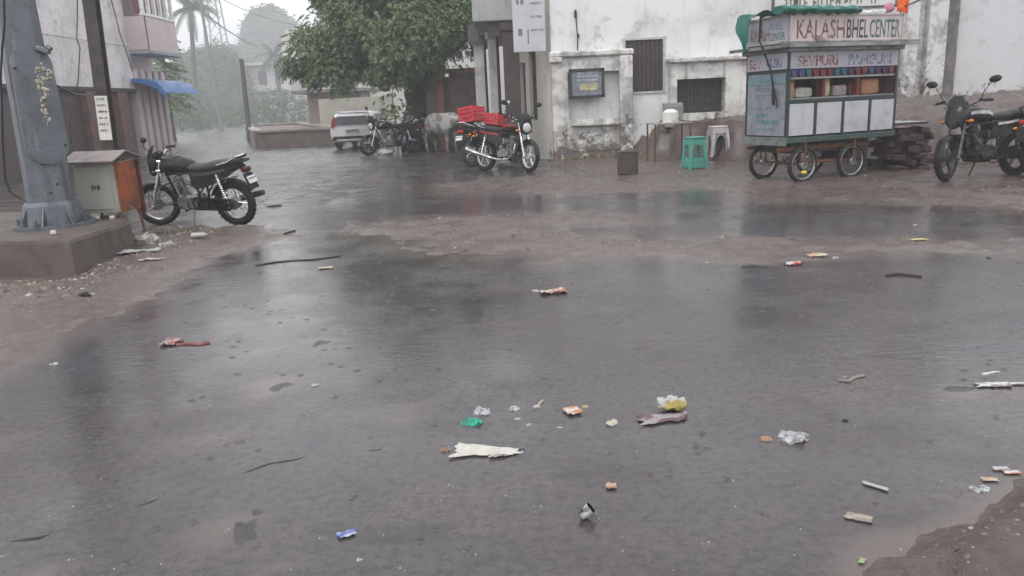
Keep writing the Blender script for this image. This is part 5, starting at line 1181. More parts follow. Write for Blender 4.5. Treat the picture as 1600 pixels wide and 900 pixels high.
# wheels and axles
def cart_wheel(x, y, r_=.27, yellow=False):
    w_ = D.objects.new('wheel', None); COL.objects.link(w_); w_.parent = CT; w_.location = (x, y, r_-.005)
    s = MB(); s.torus((0, 0, 0), r_-.028, .032, n=36, m=8); s.build('tyre', m_rubber, w_)
    s = MB(); s.torus((0, 0, 0), r_-.060, .010, n=36, m=8, sx=1.8); s.cyl((0, -.05, 0), (0, .05, 0), .035, n=12); s.cyl((0, -.03, 0), (0, -.02, 0), .06, n=14); s.build('rim', m_alu, w_)
    s = MB()
    for k in range(24):
        a_ = 2*PI*k/24; b_ = a_+(.45 if k % 2 else -.45); y_ = .03*(1 if (k//2) % 2 else -1); s.cyl((math.cos(b_)*.035, y_, math.sin(b_)*.035), (math.cos(a_)*(r_-.05), 0, math.sin(a_)*(r_-.05)), .003, n=4, cap=False)
    s.build('spokes', m_steel, w_)
    s = MB(); s.tube([(0, -.055, 0), (-.01, -.06, .12), (.0, -.05, .34)], .013, n=6); s.tube([(0, .055, 0), (-.01, .06, .12), (.0, .05, .34)], .013, n=6); s.build('fork_strut', m_rust, w_)
WX1, WX2 = .36, 1.26
for x, y in ((WX1, .04), (WX2, .02), (WX1-.04, CW-.06), (WX2, CW-.04)): cart_wheel(x, y)
s = MB()
for x in (WX1, WX2): s.cyl((x, -.02, .265), (x, CW, .265), .018, n=8)
s.box((.8, .10, .50), (1.7, .05, .05)); s.box((.8, CW-.12, .50), (1.7, .05, .05)); s.cyl((WX1+.1, .06, .30), (WX2, .06, .28), .02, n=8); s.build('axle', m_rust, CT)
s = MB(); s.box((.92, CW/2, .50), (1.5, CW-.2, .14), bev=.01); s.box((1.55, CW/2, .40), (.35, CW-.3, .32), bev=.02); s.build('under_tray', M('under_tray_steel', (.035, .032, .03), .6, c2=(.07, .05, .04), scale=8), CT)
s = MB(); s.ball((WX1-.05, -.05, .16), (.055, .03, .03), 10, 6); s.build('yellow_tag', M('yellow_plastic', (.62, .48, .04), .4), CT)
# fold-out table at the right end
s = MB()
tz = .76; q = [(CL+.01, .0, tz), (CL+.62, -.06, tz-.0), (CL+.66, .55, tz), (CL+.01, .78, tz)]
s.loft([[Vector(p) for p in q], [Vector(p)+Vector((0, 0, .02)) for p in q]]); tb = s.build('fold_out_table', M('pale_board', (.47, .48, .48), .3, c2=(.36, .37, .37)), CT, smooth=0)
s = MB()
for i in range(4):
    a_, b_ = Vector(q[i]), Vector(q[(i+1) % 4]); s.tube([a_, b_], .018, n=4)
s.build('table_frame', m_green, tb, smooth=0)
s = MB(); s.tube([(-.03, .60, ZT+.04), (-.10, .52, ZE+.1), (-.19, .34, ZE), (-.10, .25, 1.62), (-.05, .24, 1.35)], .014, n=6); s.tube([(-.05, .24, 1.36), (-.05, .235, 1.14)], [.03, .02], n=8); s.tube([(-.05, .24, 1.36), (-.04, .18, 1.2), (-.05, .15, 1.1)], .012, n=5); s.build('power_lead', m_blackplastic, CT)
CM = Matrix.Translation((NR.x, NR.y, 0)) @ Matrix.Rotation(CY, 4, 'Z')
def on_cart(o, loc, rz=0.0): o.matrix_world = CM @ Matrix.Translation(loc) @ Matrix.Rotation(rz, 4, 'Z'); return o
# goods on the shelf
goods = [('stack of tan bread packets at the left end of the cart shelf', (.17, .22), (.16, .16, .26), (.42, .24, .12), 'bread_packet'), ('crumpled clear bags on the cart shelf beside the bread', (.42, .24), (.30, .2, .14), (.40, .40, .36), 'plastic_bag'), ('upright cream packet in the middle of the cart shelf', (.84, .22), (.17, .12, .27), (.55, .46, .28), 'paper_packet'), ('grey pinkish sack lying in the middle bay of the shelf', (1.12, .26), (.26, .2, .16), (.36, .30, .30), 'sack'), ('small pale pink packet left of the orange box', (1.43, .22), (.11, .12, .18), (.58, .36, .30), 'paper_packet'), ('large orange brown carton at the right end of the cart shelf', (1.70, .26), (.34, .22, .24), (.45, .22, .12), 'carton')]
for i, (lab, (x, y), d, c, nm) in enumerate(goods):
    s = MB(); s.box((0, 0, d[2]/2), d, bev=min(d)*.18, seg=2); bmesh.ops.subdivide_edges(s.bm, edges=s.bm.edges[:], cuts=2, use_grid_fill=True); s.jitter(.018 if 'carton' not in nm else .006, 9, i)
    o = s.build(nm, M('goods_%d' % i, c, .4, c2=tuple(v*.75 for v in c), scale=14), smooth=50); on_cart(o, (x, y, ZC+.046)); tag(o, lab, nm.replace('_', ' '))
# tarp on the roof
s = MB(); rnd = random.Random(3); n = 26; rings = []
for i in range(n+1):
    x = -.24+1.42*i/n; amp = .05+.02*math.sin(i*1.7); ring = []
    for k in range(12):
        a_ = 2*PI*k/12; yy = -.02+.13*math.cos(a_)*(1+.2*math.sin(i*.9)); zz = ZT+.055+(amp+.01*math.sin(i*2.3+k))*math.sin(a_)
        ring.append(Vector((x, yy, zz)))
    rings.append(ring)
s.loft(rings)
rings = []
for i in range(9):                       # the loose end hanging over the left corner
    t_ = i/8; rings.append([Vector((-.10-.13*math.sin(t_*2.2)-.02*k*(1-t_), .66+.055*k*(1-.8*t_)+.03*math.sin(i+k), ZT+.07-.52*t_+.02*math.sin(k*2+i))) for k in range(6)]+[Vector((-.085-.13*math.sin(t_*2.2)-.02*k*(1-t_), .66+.055*k*(1-.8*t_)+.03*math.sin(i+k), ZT+.07-.52*t_+.02*math.sin(k*2+i))) for k in range(5, -1, -1)])
s.loft(rings)
s.loft([[Vector((-.24+.3*i/4, .1+.5*j/5, ZT+.05+.04*math.sin(i*2+j))) for j in range(6)] for i in range(5)], cap=False, close=False)
s.jitter(.014, 8)
o = s.build('green_tarp', M('green_tarp', (.015, .14, .105), .45, c2=(.025, .09, .075), scale=6), smooth=60); o.matrix_world = CM; tag(o, 'rolled green tarpaulin along the cart roof edge', 'tarp')
s = MB(); s.box((0, 0, .03), (.62, .3, .06), bev=.025, seg=2); bmesh.ops.subdivide_edges(s.bm, edges=s.bm.edges[:], cuts=4, use_grid_fill=True); s.jitter(.025, 6); o = s.build('white_sheet', M('white_sheet', (.68, .68, .66), .4), smooth=60); on_cart(o, (1.45, .14, ZT+.01)); tag(o, 'crumpled white plastic sheet on the cart roof', 'sheet')
s = MB(); s.cyl((-.02, 0, 0), (0, 0, .62), .010, n=6); s.cyl((.0, 0, .1), (.35, -.05, .22), .014, n=6); pole_ = s
fl = thing('orange_flag', 'orange cloth flag on a stick at the cart roof corner', 'flag'); on_cart(fl, (CL-.02, .0, ZT-.01)); s.build('stick', m_steel, fl)
rings = []
for i in range(9):
    t_ = i/8; rings.append([Vector((-.05+.018*math.sin(k*1.9+i*.5)+.02*k/6, -.03+.03*math.sin(k*1.4), .55-.50*t_))+Vector((.16*k/6-.06, 0, -.03*k/6)) for k in range(8)])
s = MB(); s.loft(rings, cap=False, close=False); g_ = bmesh.ops.extrude_face_region(s.bm, geom=s.bm.faces[:]); bmesh.ops.translate(s.bm, vec=(0, .004, 0), verts=[v for v in g_['geom'] if isinstance(v, bmesh.types.BMVert)])
s.build('cloth', M('orange_cloth', (.80, .14, .03), .6, c2=(.7, .16, .05), scale=8), fl, smooth=80)
s = MB(); s.ball((0, 0, 0), (.10, .05, .07), 10, 6); s.jitter(.02, 12); o = s.build('pink_ribbon', M('pink_ribbon', (.40, .14, .20), .6, c2=(.45, .3, .36), scale=20), smooth=60); on_cart(o, (CL-.24, .02, ZT+.085)); tag(o, 'bunched pink ribbon on the cart roof beside the flag', 'ribbon')

# ================================================================== stools, table, box
def gpt(px, py):            # where that pixel meets the modelled ground
    d = ray(px, py); t0 = -CAM_H/d.z; o = Vector((0, 0, CAM_H)); ts = np.linspace(.55*t0, t0*1.01, 60)
    P = np.array([(o+d*t_).xy for t_ in ts]); h_ = np.maximum(height(P)[0], 0)
    for t_, hh in zip(ts, h_):
        if (o+d*t_).z <= hh+.005: return Vector((*(o+d*t_).xy, hh))
    return at(px, py, 0)
def stool(label, px, py, mat, h, w0, w1, rz, seatcol=None, square=False):
    p = gpt(px, py); T = thing('plastic_stool', label, 'stool', p, rz=rz, group='plastic stools near the cart')
    s = MB(); s.box((0, 0, h-.015), (w0, w0, .03), bev=.012, seg=2); s.box((0, 0, h-.05), (w0-.03, w0-.03, .045), bev=.01); s.build('seat', seatcol or mat, T)
    for q in ((-1, -1), (1, -1), (1, 1), (-1, 1)):
        s = MB(); a_ = w0/2-.03; b_ = w1/2-.02
        s.loft([[Vector((q[0]*r_+dx, q[1]*r_+dy, z)) for dx, dy in ((-wd, -wd), (wd, -wd), (wd, wd), (-wd, wd))] for z, r_, wd in ((-.01, b_, .024), (h*.5, (a_+b_)/2, .026), (h-.06, a_, .034))]); s.build('leg', mat, T, smooth=20)
    s = MB()
    for k in range(4):
        m_ = Matrix.Rotation(PI/2*k, 4, 'Z'); zs_ = ((h*.30, .05), (h-.10, .09)) if square else ((h-.10, .08),)
        n0 = len(s.bm.verts)
        for zz, hh in zs_:
            rr_ = w1/2+(w0-w1)/2*zz/h-.022; s.box((0, -rr_, zz), (2*rr_-.05, .012, hh))
        if square: s.box((0, -(w1/2-.03), h*.14), (w1-.10, .012, h*.24))
        else:
            for rr_ in (.0, .035):
                ap = [Vector((math.cos(PI*i/10)*(w1/2-.055-rr_), -(w1/2-.03)+.01, h*.35+math.sin(PI*i/10)*(h*.42-rr_))) for i in range(11)]; ap = [Vector((ap[0].x, ap[0].y, .02))]+ap+[Vector((ap[-1].x, ap[-1].y, .02))]; s.tube(ap, .010, n=5)
        s.bm.verts.ensure_lookup_table(); bmesh.ops.transform(s.bm, matrix=m_, verts=[s.bm.verts[i] for i in range(n0, len(s.bm.verts))])
    s.build('apron', mat, T, smooth=30); return T
m_stg = M('green_stool_plastic', (.10, .36, .29), .35, c2=(.08, .29, .235), scale=3); m_stw = M('grey_stool_plastic', (.46, .45, .46), .4, c2=(.36, .35, .36), scale=4)
stool('turquoise green plastic stool standing before the white building', 1085, 262, m_stg, .56, .29, .36, R(12), square=True)
stool('pale grey plastic stool with arched legs behind the green one', 1121, 248, m_stw, .60, .32, .42, R(5), M('stool_top', (.60, .56, .54), .4, c2=(.5, .46, .44)))
tp_ = gpt(1046, 252); TB = thing('metal_table', 'thin rusty metal table frame beside the building wall', 'table', tp_, rz=R(8)); h = .76
for q in ((-.38, -.22), (.36, -.22), (.36, .26), (-.38, .26)): s = MB(); s.box((q[0], q[1], h/2), (.026, .026, h)); s.build('leg', m_rust, TB, smooth=0)
s = MB(); s.box((-.01, .02, h), (.80, .54, .022)); s.build('tabletop', M('table_sheet', (.34, .31, .29), .4, c2=(.22, .17, .15)), TB, smooth=0)
# white drum and grey box on the table
cp2 = Vector((tp_.x+.02, tp_.y+.05, tp_.z+h+.011))
s = MB(); s.cyl((0, 0, 0), (0, 0, .20), .165, .165, n=20); s.cyl((0, 0, .20), (0, 0, .255), .165, .09, n=20); s.cyl((0, 0, .255), (0, 0, .27), .07, n=14); s.cyl((.05, -.16, .08), (.05, -.172, .08), .045, n=12); o = s.build('white_jar', M('milky_plastic', (.68, .67, .64), .35, c2=(.55, .54, .5), scale=5)); o.location = cp2+Vector((0, -.02, 0)); tag(o, 'round white plastic jar standing on the metal table', 'jar')
gp_ = wy(1051, 180, FY-.42); s = MB(); s.box((0, 0, .10), (.42, .22, .34), bev=.01); s.box((0, -.115, .20), (.36, .02, .07)); s.box((0, .02, -.16), (.34, .16, .2)); o = s.build('meter_box', M('grey_box', (.27, .265, .27), .5, c2=(.18, .175, .17), scale=6)); o.location = (gp_.x, gp_.y, gp_.z); tag(o, 'grey meter box on the wall behind the white jar', 'box')
bp_ = gpt(981, 272); s = MB(); s.box((0, 0, .19), (.34, .30, .38), bev=.008); s.box((0, 0, .385), (.37, .33, .03), bev=.006); s.box((-.12, -.155, .19), (.05, .014, .37)); s.box((.12, -.155, .19), (.05, .014, .37)); o = s.build('wooden_box', M('wet_brown_wood', (.080, .058, .050), .5, c2=(.05, .04, .036), scale=7, bump=.3)); o.location = bp_; o.rotation_euler.z = R(-14); tag(o, 'small dark brown wooden box standing alone on the mud', 'box')
s = MB(); pp_ = gpt(1000, 246); s.box((0, 0, .02), (1.15, .05, .04), bev=.006); o = s.build('timber_strip', M('wet_plank', (.13, .10, .085), .5)); o.location = pp_+Vector((.15, .5, .0)); o.rotation_euler.z = R(8); tag(o, 'wet plank lying at the foot of the white wall', 'plank')
# cloth bundle under the grey stool, sack under the bikes
def lump(name, label, cat, p, r_, mat, seed, amp=.35, rz=0):
    s = MB(); s.ball((0, 0, r_[2]*.6), r_, 16, 10); s.jitter(amp*min(r_), 2.2/max(r_), seed); s.jitter(amp*.4*min(r_), 6/max(r_), seed+3); o = s.build(name, mat, smooth=60); o.location = p; o.rotation_euler.z = rz; return tag(o, label, cat)
m_sackw = M('white_sack', (.55, .55, .55), .6, c2=(.4, .39, .38), scale=9)
lump('cloth_bundle', 'dark cloth bundle lying under the grey stool', 'bundle', gpt(1124, 246)+Vector((0, .25, 0)), (.12, .12, .22), M('dark_cloth', (.05, .045, .05), .8), 3)
lump('white_sack', 'white plastic sack lying below the two black motorcycles', 'sack', gpt(603, 242), (.26, .18, .11), m_sackw, 5)
lump('white_sack', 'pale sack hanging between the two black motorcycles', 'sack', gpt(602, 236)+Vector((0, .1, .42)), (.12, .10, .22), m_sackw, 6)
lump('stone', 'grey stone under the red striped motorcycle', 'stone', gpt(790, 262)+Vector((0, .1, 0)), (.17, .14, .10), M('grey_stone', (.22, .21, .2), .6), 7)
# ruined brick block that carries the board at the cart's right end
s = MB(); rnd = random.Random(8)
for lv in range(7):
    for k in range(5):
        for j in range(2):
            if rnd.random() < (.35 if lv > 4 else .08): continue
            s.box((.10+k*.165+(.08 if lv % 2 else 0)+rnd.uniform(-.05, .05), .16+j*.30+rnd.uniform(-.08, .08), .05+lv*.098+rnd.uniform(-.015, .015)), (rnd.uniform(.12, .2), rnd.uniform(.2, .32), rnd.uniform(.07, .11)), rot=Euler((rnd.uniform(-.12, .12), rnd.uniform(-.12, .12), rnd.uniform(-.4, .4))), bev=.012)
s.jitter(.03, 7); o = s.build('brick_block', M('dark_wet_brick', (.065, .036, .032), .55, c2=(.03, .024, .023), scale=7, bump=.5, bscale=30), smooth=30); on_cart(o, (CL+.02, .02, .0)); tag(o, 'ruined dark brick block under the pale board at the cart end', 'brickwork')
# rubble at the edge of the raised ground: broken bricks, each its own
rnd = random.Random(12); m_rub = [M('rubble_a', (.13, .075, .062), .6, c2=(.08, .05, .045), bump=.4), M('rubble_b', (.17, .13, .12), .6, c2=(.1, .08, .07), bump=.4), M('rubble_c', (.10, .075, .07), .6, c2=(.16, .14, .13), bump=.4)]
protos = []
for k in range(6):
    s = MB(); s.box((0, 0, 0), (rnd.uniform(.16, .28), rnd.uniform(.12, .2), rnd.uniform(.06, .11)), bev=.015); bmesh.ops.subdivide_edges(s.bm, edges=s.bm.edges[:], cuts=1, use_grid_fill=True); s.jitter(.028, 9, k); protos.append(s.build('broken_brick', m_rub[k % 3], smooth=25))
k = 0
for i in range(64):
    t_ = rnd.random(); A_ = Vector((4.9, 14.75)); B_ = Vector((6.25, 13.1)); C2 = Vector((10.5, 12.55)); q = A_.lerp(B_, t_*3) if t_ < .33 else B_.lerp(C2, (t_-.33)/.67)
    q = q+Vector((rnd.uniform(-.15, .15), rnd.uniform(-.30, .42)))
    o = protos[i] if i < 6 else protos[i % 6].copy()
    if i >= 6: COL.objects.link(o)
    o.location = (q.x, q.y, ground_z(q.x, q.y)+.02); o.rotation_euler = (rnd.uniform(-.3, .3), rnd.uniform(-.3, .3), rnd.uniform(0, 6.3)); sc_ = rnd.uniform(.6, 1.25); o.scale = (sc_,)*3
    tag(o, 'broken brick in the rubble bank behind the cart and striped motorcycle', 'brick', 'rubble bank bricks')
# ================================================================== litter on the flooded street
def pspan(px, py, w):       # metres covered by w pixels of the photograph at that spot
    return (at(px+w/2, py)-at(px-w/2, py)).length
def surf(px, py):
    p = gpt(px, py); return p
def sheet_piece(px, py, w, h_px, mat, lab, cat, name, seed, curl=.25, rz=0.0, aspect=None, folds=2.0, group=None, outline=None, lift=.0, taper=0.0):
    p = surf(px, py); W = pspan(px, py, w); dz = (at(px, py-h_px/2)-at(px, py+h_px/2)).length; Dp = W*(aspect if aspect else max(.35, min(1.3, dz/W*.8)))
    s = MB(); n, m_ = 14, 10; rnd = random.Random(seed); top = []
    for i in range(n+1):
        r_ = []
        for j in range(m_+1):
            u, v = i/n-.5, j/m_-.5
            ed = 1-.14*noise.noise(Vector((u*5+seed, v*5, seed)))*2
            x = u*W*ed; y = v*Dp*ed*(1-taper*(u+.5))-taper*.25*Dp*(u+.5)
            q = Vector((u*folds+seed*3.1, v*folds*1.2, seed*1.7))
            z = .75*curl*min(W, Dp)*(.45*abs(noise.noise(q))+.5*abs(noise.noise(q*2.3))+.16*abs(noise.noise(q*5)))+.004
            r_.append(Vector((x, y, z)))
        top.append(r_)
    for i in range(n):
        for j in range(m_): s.quad(top[i][j], top[i+1][j], top[i+1][j+1], top[i][j+1])
    bmesh.ops.remove_doubles(s.bm, verts=s.bm.verts, dist=1e-5)
    g_ = bmesh.ops.extrude_face_region(s.bm, geom=s.bm.faces[:]); bmesh.ops.translate(s.bm, vec=(0, 0, -.0025), verts=[v for v in g_['geom'] if isinstance(v, bmesh.types.BMVert)])
    o = s.build(name, mat, smooth=40); o.location = p+Vector((0, 0, .002+lift)); o.rotation_euler.z = rz; return tag(o, lab, cat, group)
def bag_piece(px, py, w, mat, lab, seed, flat=.38, name='plastic_bag', cat='bag'):
    p = surf(px, py); W = pspan(px, py, w)/2
    s = MB(); s.ball((0, 0, W*flat*.18), (W, W*.8, W*flat*.8), 20, 12); s.jitter(W*.34, 1.3/W, seed); s.jitter(W*.26, 3.4/W, seed+2); s.jitter(W*.12, 8/W, seed+5); o = s.build(name, mat, smooth=30); o.location = p-Vector((0, 0, .004)); return tag(o, lab, cat)
def film(name, c, a):
    t = NT(name); t.set('Base Color', (*c, 1)); t.set('Roughness', .15); t.link('Alpha', t.ramp(t.noise(40, 4, .6), .35, .65, a-.25, min(1, a+.3))); t.bump(t.noise(90, 3), .4, .004); return t.m
f_clear = film('clear_film', (.58, .60, .62), .50); f_green = film('green_film', (.04, .40, .27), .72); f_grey = film('grey_film', (.48, .49, .5), .45)
def two(name, a, b, sc=20, lo=.45, hi=.55, r=.35): return M(name, a, r, c2=b, scale=sc, lo=lo, hi=hi)
l_paper = NT('printed_paper'); t = l_paper; f = t.math('MULTIPLY', t.ramp(t.math('SINE', t.math('MULTIPLY', t.math('ADD', t.n.new('ShaderNodeSeparateXYZ').outputs[0], 0), 1.0)), 0, 1), 0)
sx_ = t.n.new('ShaderNodeSeparateXYZ'); t.l.new(t.vec, sx_.inputs[0]); ln = t.ramp(t.math('SINE', t.math('MULTIPLY', sx_.outputs[1], 420.0)), .2, .7); wd_ = t.ramp(t.noise(60, 3, .6, t.map((1, .12, 1))), .45, .55)
t.link('Base Color', t.mix(t.math('MULTIPLY', t.math('MULTIPLY', ln, wd_), .55), (.50, .49, .44), (.22, .215, .20))); t.set('Roughness', .5); l_paper = t.m
sheet_piece(760, 706, 104, 26, l_paper, 'large wet printed paper sheet floating mid street', 'paper', 'paper_sheet', 3, .16, -.10, .46, 1.1, taper=.62)
bag_piece(696, 705, 17, two('orange_brown_scrap', (0.295, 0.168, 0.105), (0.197, 0.111, 0.076)), 'orange brown scrap at the left end of the paper sheet', 1, .5, 'food_scrap', 'scrap')
bag_piece(813, 706, 15, two('dark_grey_scrap', (0.024, 0.024, 0.027), (0.321, 0.321, 0.333)), 'crumpled black and silver scrap right of the paper sheet', 2, .5, 'foil_scrap', 'scrap')
sheet_piece(778, 713, 26, 10, two('pinkish_scrap', (0.398, 0.340, 0.317), (0.267, 0.220, 0.209)), 'pinkish torn paper stuck below the paper sheet', 'paper', 'paper_scrap', 5, .3)
bag_piece(752, 646, 28, f_clear, 'clear plastic bag floating next to the green one', 4, .55)
bag_piece(737, 662, 32, f_green, 'green translucent plastic bag floating on the water', 5, .42)
bag_piece(803, 640, 20, f_clear, 'small clear plastic bag right of the green and clear pair', 6, .5)
def stick(lab, pts, r_, mat, name='stick', cat='stick'):
    s = MB(); s.tube([surf(*q)+Vector((0, 0, r_*.25+.003*(i % 2))) for i, q in enumerate(pts)], r_, n=6); return tag(s.build(name, mat), lab, cat)
stick('thin pale yellow stick leaning out of the water', [(836, 640), (848, 628)], .006, M('straw', (0.420, 0.391, 0.293), .5))
bag_piece(838, 637, 13, M('white_bits', (0.384, 0.384, 0.384), .4), 'white crumpled bit at the foot of the yellow stick', 8, .6, 'paper_scrap', 'scrap')
for k, (px, py, w_, lab) in enumerate(((809, 656, 11, 'tiny white scrap under the small clear bag'), (826, 665, 11, 'second tiny white scrap right of the first below the clear bag'), (875, 669, 9, 'small white scrap left of the yellow crumpled wrapper'), (561, 876, 12, 'small pale scrap close to the bottom edge below the blue wrapper'), (492, 603, 13, 'lone white scrap floating left of centre'), (84, 570, 12, 'white scrap near the mud edge on the left'), (836, 456, 12, 'small white scrap left of the crumpled cream packet'), (1305, 404, 12, 'small white scrap right of the orange wrapper in the far puddle'), (1430, 352, 7, 'tiny white scrap in the far right puddle'), (1392, 760, 6, 'tiny white scrap by the foil strip'), (972, 862, 9, 'faint grey scrap near the bottom centre'), (1105, 411, 7, 'tiny pale scrap left of the red and white wrapper'), (1070, 645, 9, 'small white crumb right of the torn snack packet'), (1320, 590, 7, 'tiny grey scrap beside the twig'))):
    bag_piece(px, py, w_, M('white_bits', (0.384, 0.384, 0.384), .4), lab, 20+k, .5, 'paper_scrap', 'scrap')
sheet_piece(895, 645, 24, 14, two('orange_white_wrap', (0.515, 0.481, 0.452), (0.416, 0.208, 0.128)), 'orange and white crumpled wrapper in the middle of the water', 'wrapper', 'snack_wrapper', 9, .5, .3, folds=2.6)
bag_piece(915, 637, 12, M('tan_bit', (0.376, 0.272, 0.168), .5), 'small tan bit right of the orange white wrapper', 11, .6, 'food_scrap', 'scrap')
bag_piece(955, 663, 21, two('yellow_white', (0.481, 0.430, 0.297), (0.489, 0.478, 0.449)), 'yellow and cream crumpled wrapper near the snack packet', 12, .6, 'snack_wrapper', 'wrapper')
sheet_piece(1036, 657, 74, 16, two('purple_silver', (0.267, 0.244, 0.249), (0.117, 0.065, 0.082), 9), 'flattened purple and silver snack packet floating on the water', 'packet', 'snack_packet', 13, .22, .12, .42, 1.6)
bag_piece(1050, 641, 44, two('yellow_white_bag', (0.415, 0.415, 0.403), (0.313, 0.250, 0.077), 7), 'yellow and white crumpled packet lying on the purple one', 14, .45, 'snack_packet', 'packet').location.z += .03
bag_piece(1030, 624, 12, M('yellow_leaf', (0.292, 0.269, 0.096), .5), 'small yellow scrap behind the snack packets', 15, .4, 'yellow_scrap', 'scrap')
sheet_piece(955, 763, 16, 9, two('peach_bit', (0.448, 0.298, 0.229), (0.284, 0.169, 0.123)), 'small peach coloured scrap right of centre', 'scrap', 'paper_scrap', 16, .5)
# crushed cup
p = surf(909, 812); W = pspan(909, 812, 20); s = MB(); s.cyl((0, 0, 0), (0, 0, W*1.0), W*.42, W*.52, n=14, cap=False); s.cyl((0, 0, .002), (0, 0, .006), W*.41, n=14); g_ = bmesh.ops.extrude_face_region(s.bm, geom=s.bm.faces[:]); s.bm.transform(Matrix.Rotation(R(55), 4, 'Y')); bmesh.ops.subdivide_edges(s.bm, edges=s.bm.edges[:], cuts=1); s.jitter(W*.16, 1.6/W, 2)
o = s.build('crushed_cup', two('black_white_cup', (0.016, 0.016, 0.019), (0.497, 0.497, 0.503), 16), smooth=30); o.location = p+Vector((0, 0, W*.3)); tag(o, 'crushed black and white cup floating near the bottom centre', 'cup')
sheet_piece(542, 838, 26, 12, two('blue_wrap', (0.118, 0.153, 0.377), (0.379, 0.408, 0.500)), 'blue plastic wrapper floating at the lower left', 'wrapper', 'blue_wrapper', 17, .4, .4, .6)
sheet_piece(268, 537, 24, 12, two('grey_pink', (0.326, 0.292, 0.286), (0.261, 0.094, 0.100)), 'grey and pink rag end lying in the water', 'rag', 'cloth_rag', 18, .5)
stick('long red cloth strip trailing from the rag', [(276, 540), (296, 539), (312, 540), (328, 537)], .010, M('red_cloth', (0.286, 0.090, 0.096), .6), 'cloth_strip', 'cloth')
bag_piece(1240, 686, 56, f_grey, 'large clear plastic bag floating at the right', 19, .30)
bag_piece(1197, 688, 19, two('orange_bit', (0.361, 0.188, 0.107), (0.298, 0.240, 0.182)), 'orange scrap left of the large clear bag', 20, .6, 'food_scrap', 'scrap')
bag_piece(1320, 659, 14, m_black, 'small black lump floating right of the clear bag', 21, .5, 'black_lump', 'lump')
stick('pale crooked twig floating on the right', [(1310, 596), (1326, 598), (1334, 592), (1350, 589)], .008, M('twig', (0.233, 0.221, 0.186), .6), 'twig', 'twig')
m_foil = two('silver_foil', (0.497, 0.497, 0.503), (0.174, 0.162, 0.168), 12, r=.25)
sheet_piece(1552, 604, 52, 14, m_foil, 'silver foil packet at the right, nearest of its pile', 'packet', 'foil_packet', 22, .3, -.15, .36)
sheet_piece(1546, 592, 36, 8, m_foil, 'narrow rolled silver foil strip on top of the foil pile', 'packet', 'foil_packet', 23, .4, .25, .22, lift=.02)
sheet_piece(1586, 602, 30, 8, m_foil, 'silver foil scrap at the right end of the foil pile', 'packet', 'foil_packet', 24, .3, -.1, .3)
sheet_piece(1342, 812, 40, 15, two('tan_card', (0.317, 0.265, 0.219), (0.226, 0.185, 0.157)), 'soggy tan cardboard piece at the lower right', 'cardboard', 'cardboard_piece', 25, .08, -.5, .5, 1.0)
sheet_piece(1368, 763, 40, 10, M('foil_strip', (0.361, 0.361, 0.367), .3), 'thin silver strip lying slanted at the lower right', 'strip', 'foil_strip', 26, .3, -.8, .22)
sheet_piece(1347, 880, 16, 14, M('green_leaf', (0.238, 0.324, 0.134), .4), 'single fresh green leaf at the bottom right', 'leaf', 'green_leaf', 27, .25, .9, .55)
for k, (px, py, lab, mt) in enumerate(((1581, 741, 'white and orange wrapper nearest the right edge on the mud bank', two('ow1', (0.525, 0.467, 0.432), (0.414, 0.195, 0.126))), (1563, 735, 'white wrapper behind the white and orange one', M('white_bits', (0.384, 0.384, 0.384), .4)), (1546, 752, 'orange brown wrapper in the water beside the mud bank', two('ow2', (0.413, 0.263, 0.171), (0.459, 0.401, 0.355))))):
    sheet_piece(px, py, 24, 9, mt, lab, 'wrapper', 'snack_wrapper', 30+k, .2, -.1, .45, 1.2)
bag_piece(1530, 765, 32, f_clear, 'clear plastic film below the orange brown wrapper', 28, .22)
sheet_piece(864, 458, 40, 12, two('cream_red', (0.480, 0.445, 0.387), (0.289, 0.116, 0.099), 12), 'crumpled cream and red packet floating in the middle distance', 'packet', 'snack_packet', 35, .5, .1, .6, 2.2)
bag_piece(882, 458, 10, m_black, 'small black bit at the right of the cream packet', 36, .6, 'black_lump', 'lump')
sheet_piece(1240, 414, 26, 10, two('red_white', (0.524, 0.512, 0.500), (0.366, 0.084, 0.078), 9), 'red and white wrapper in the far puddle', 'wrapper', 'snack_wrapper', 37, .6, .0, .7)
stick('dark stick with teal end lying in the far puddle', [(1160, 418), (1176, 417), (1200, 418)], .014, M('dark_teal_stick', (0.054, 0.077, 0.077), .5))
sheet_piece(1277, 401, 28, 8, two('orange_cream', (0.426, 0.288, 0.150), (0.484, 0.461, 0.415), 12), 'orange and cream wrapper in the far puddle', 'wrapper', 'snack_wrapper', 38, .5, 0, .6)
sheet_piece(1435, 376, 28, 7, M('yellow_strip', (0.440, 0.405, 0.163), .4), 'yellow plastic strip on the far right mud', 'strip', 'yellow_strip', 39, .4, 0, .4)
sheet_piece(509, 420, 20, 5, M('pale_tan', (0.398, 0.364, 0.294), .5), 'flat tan scrap near the long dark stick', 'scrap', 'paper_scrap', 40, .3, 0, .6)
stick('long dark stick lying on the wet road', [(400, 416), (430, 411), (460, 408), (490, 407), (532, 401)], .009, M('wet_stick', (0.031, 0.027, 0.025), .5))
stick('short dark stick on the right of the road', [(1385, 432), (1405, 430), (1440, 434)], .012, M('wet_stick', (0.031, 0.027, 0.025), .5))
stick('small dark twig behind the black motorcycle', [(444, 366), (452, 364), (461, 362)], .012, M('wet_stick', (0.031, 0.027, 0.025), .5), 'twig', 'twig')
stick('thin twig lying across the road behind the dusty motorcycle', [(418, 323), (430, 322), (440, 322)], .014, M('wet_stick', (0.031, 0.027, 0.025), .5), 'twig', 'twig')
stick('dark rod sticking out left of the steel pole', [(-20, 360), (-2, 350), (16, 333)], .018, M('wet_stick', (0.031, 0.027, 0.025), .5), 'rod', 'rod')
bag_piece(1545, 404, 10, m_black, 'small dark lump on the far right of the flooded road', 41, .5, 'black_lump', 'lump')
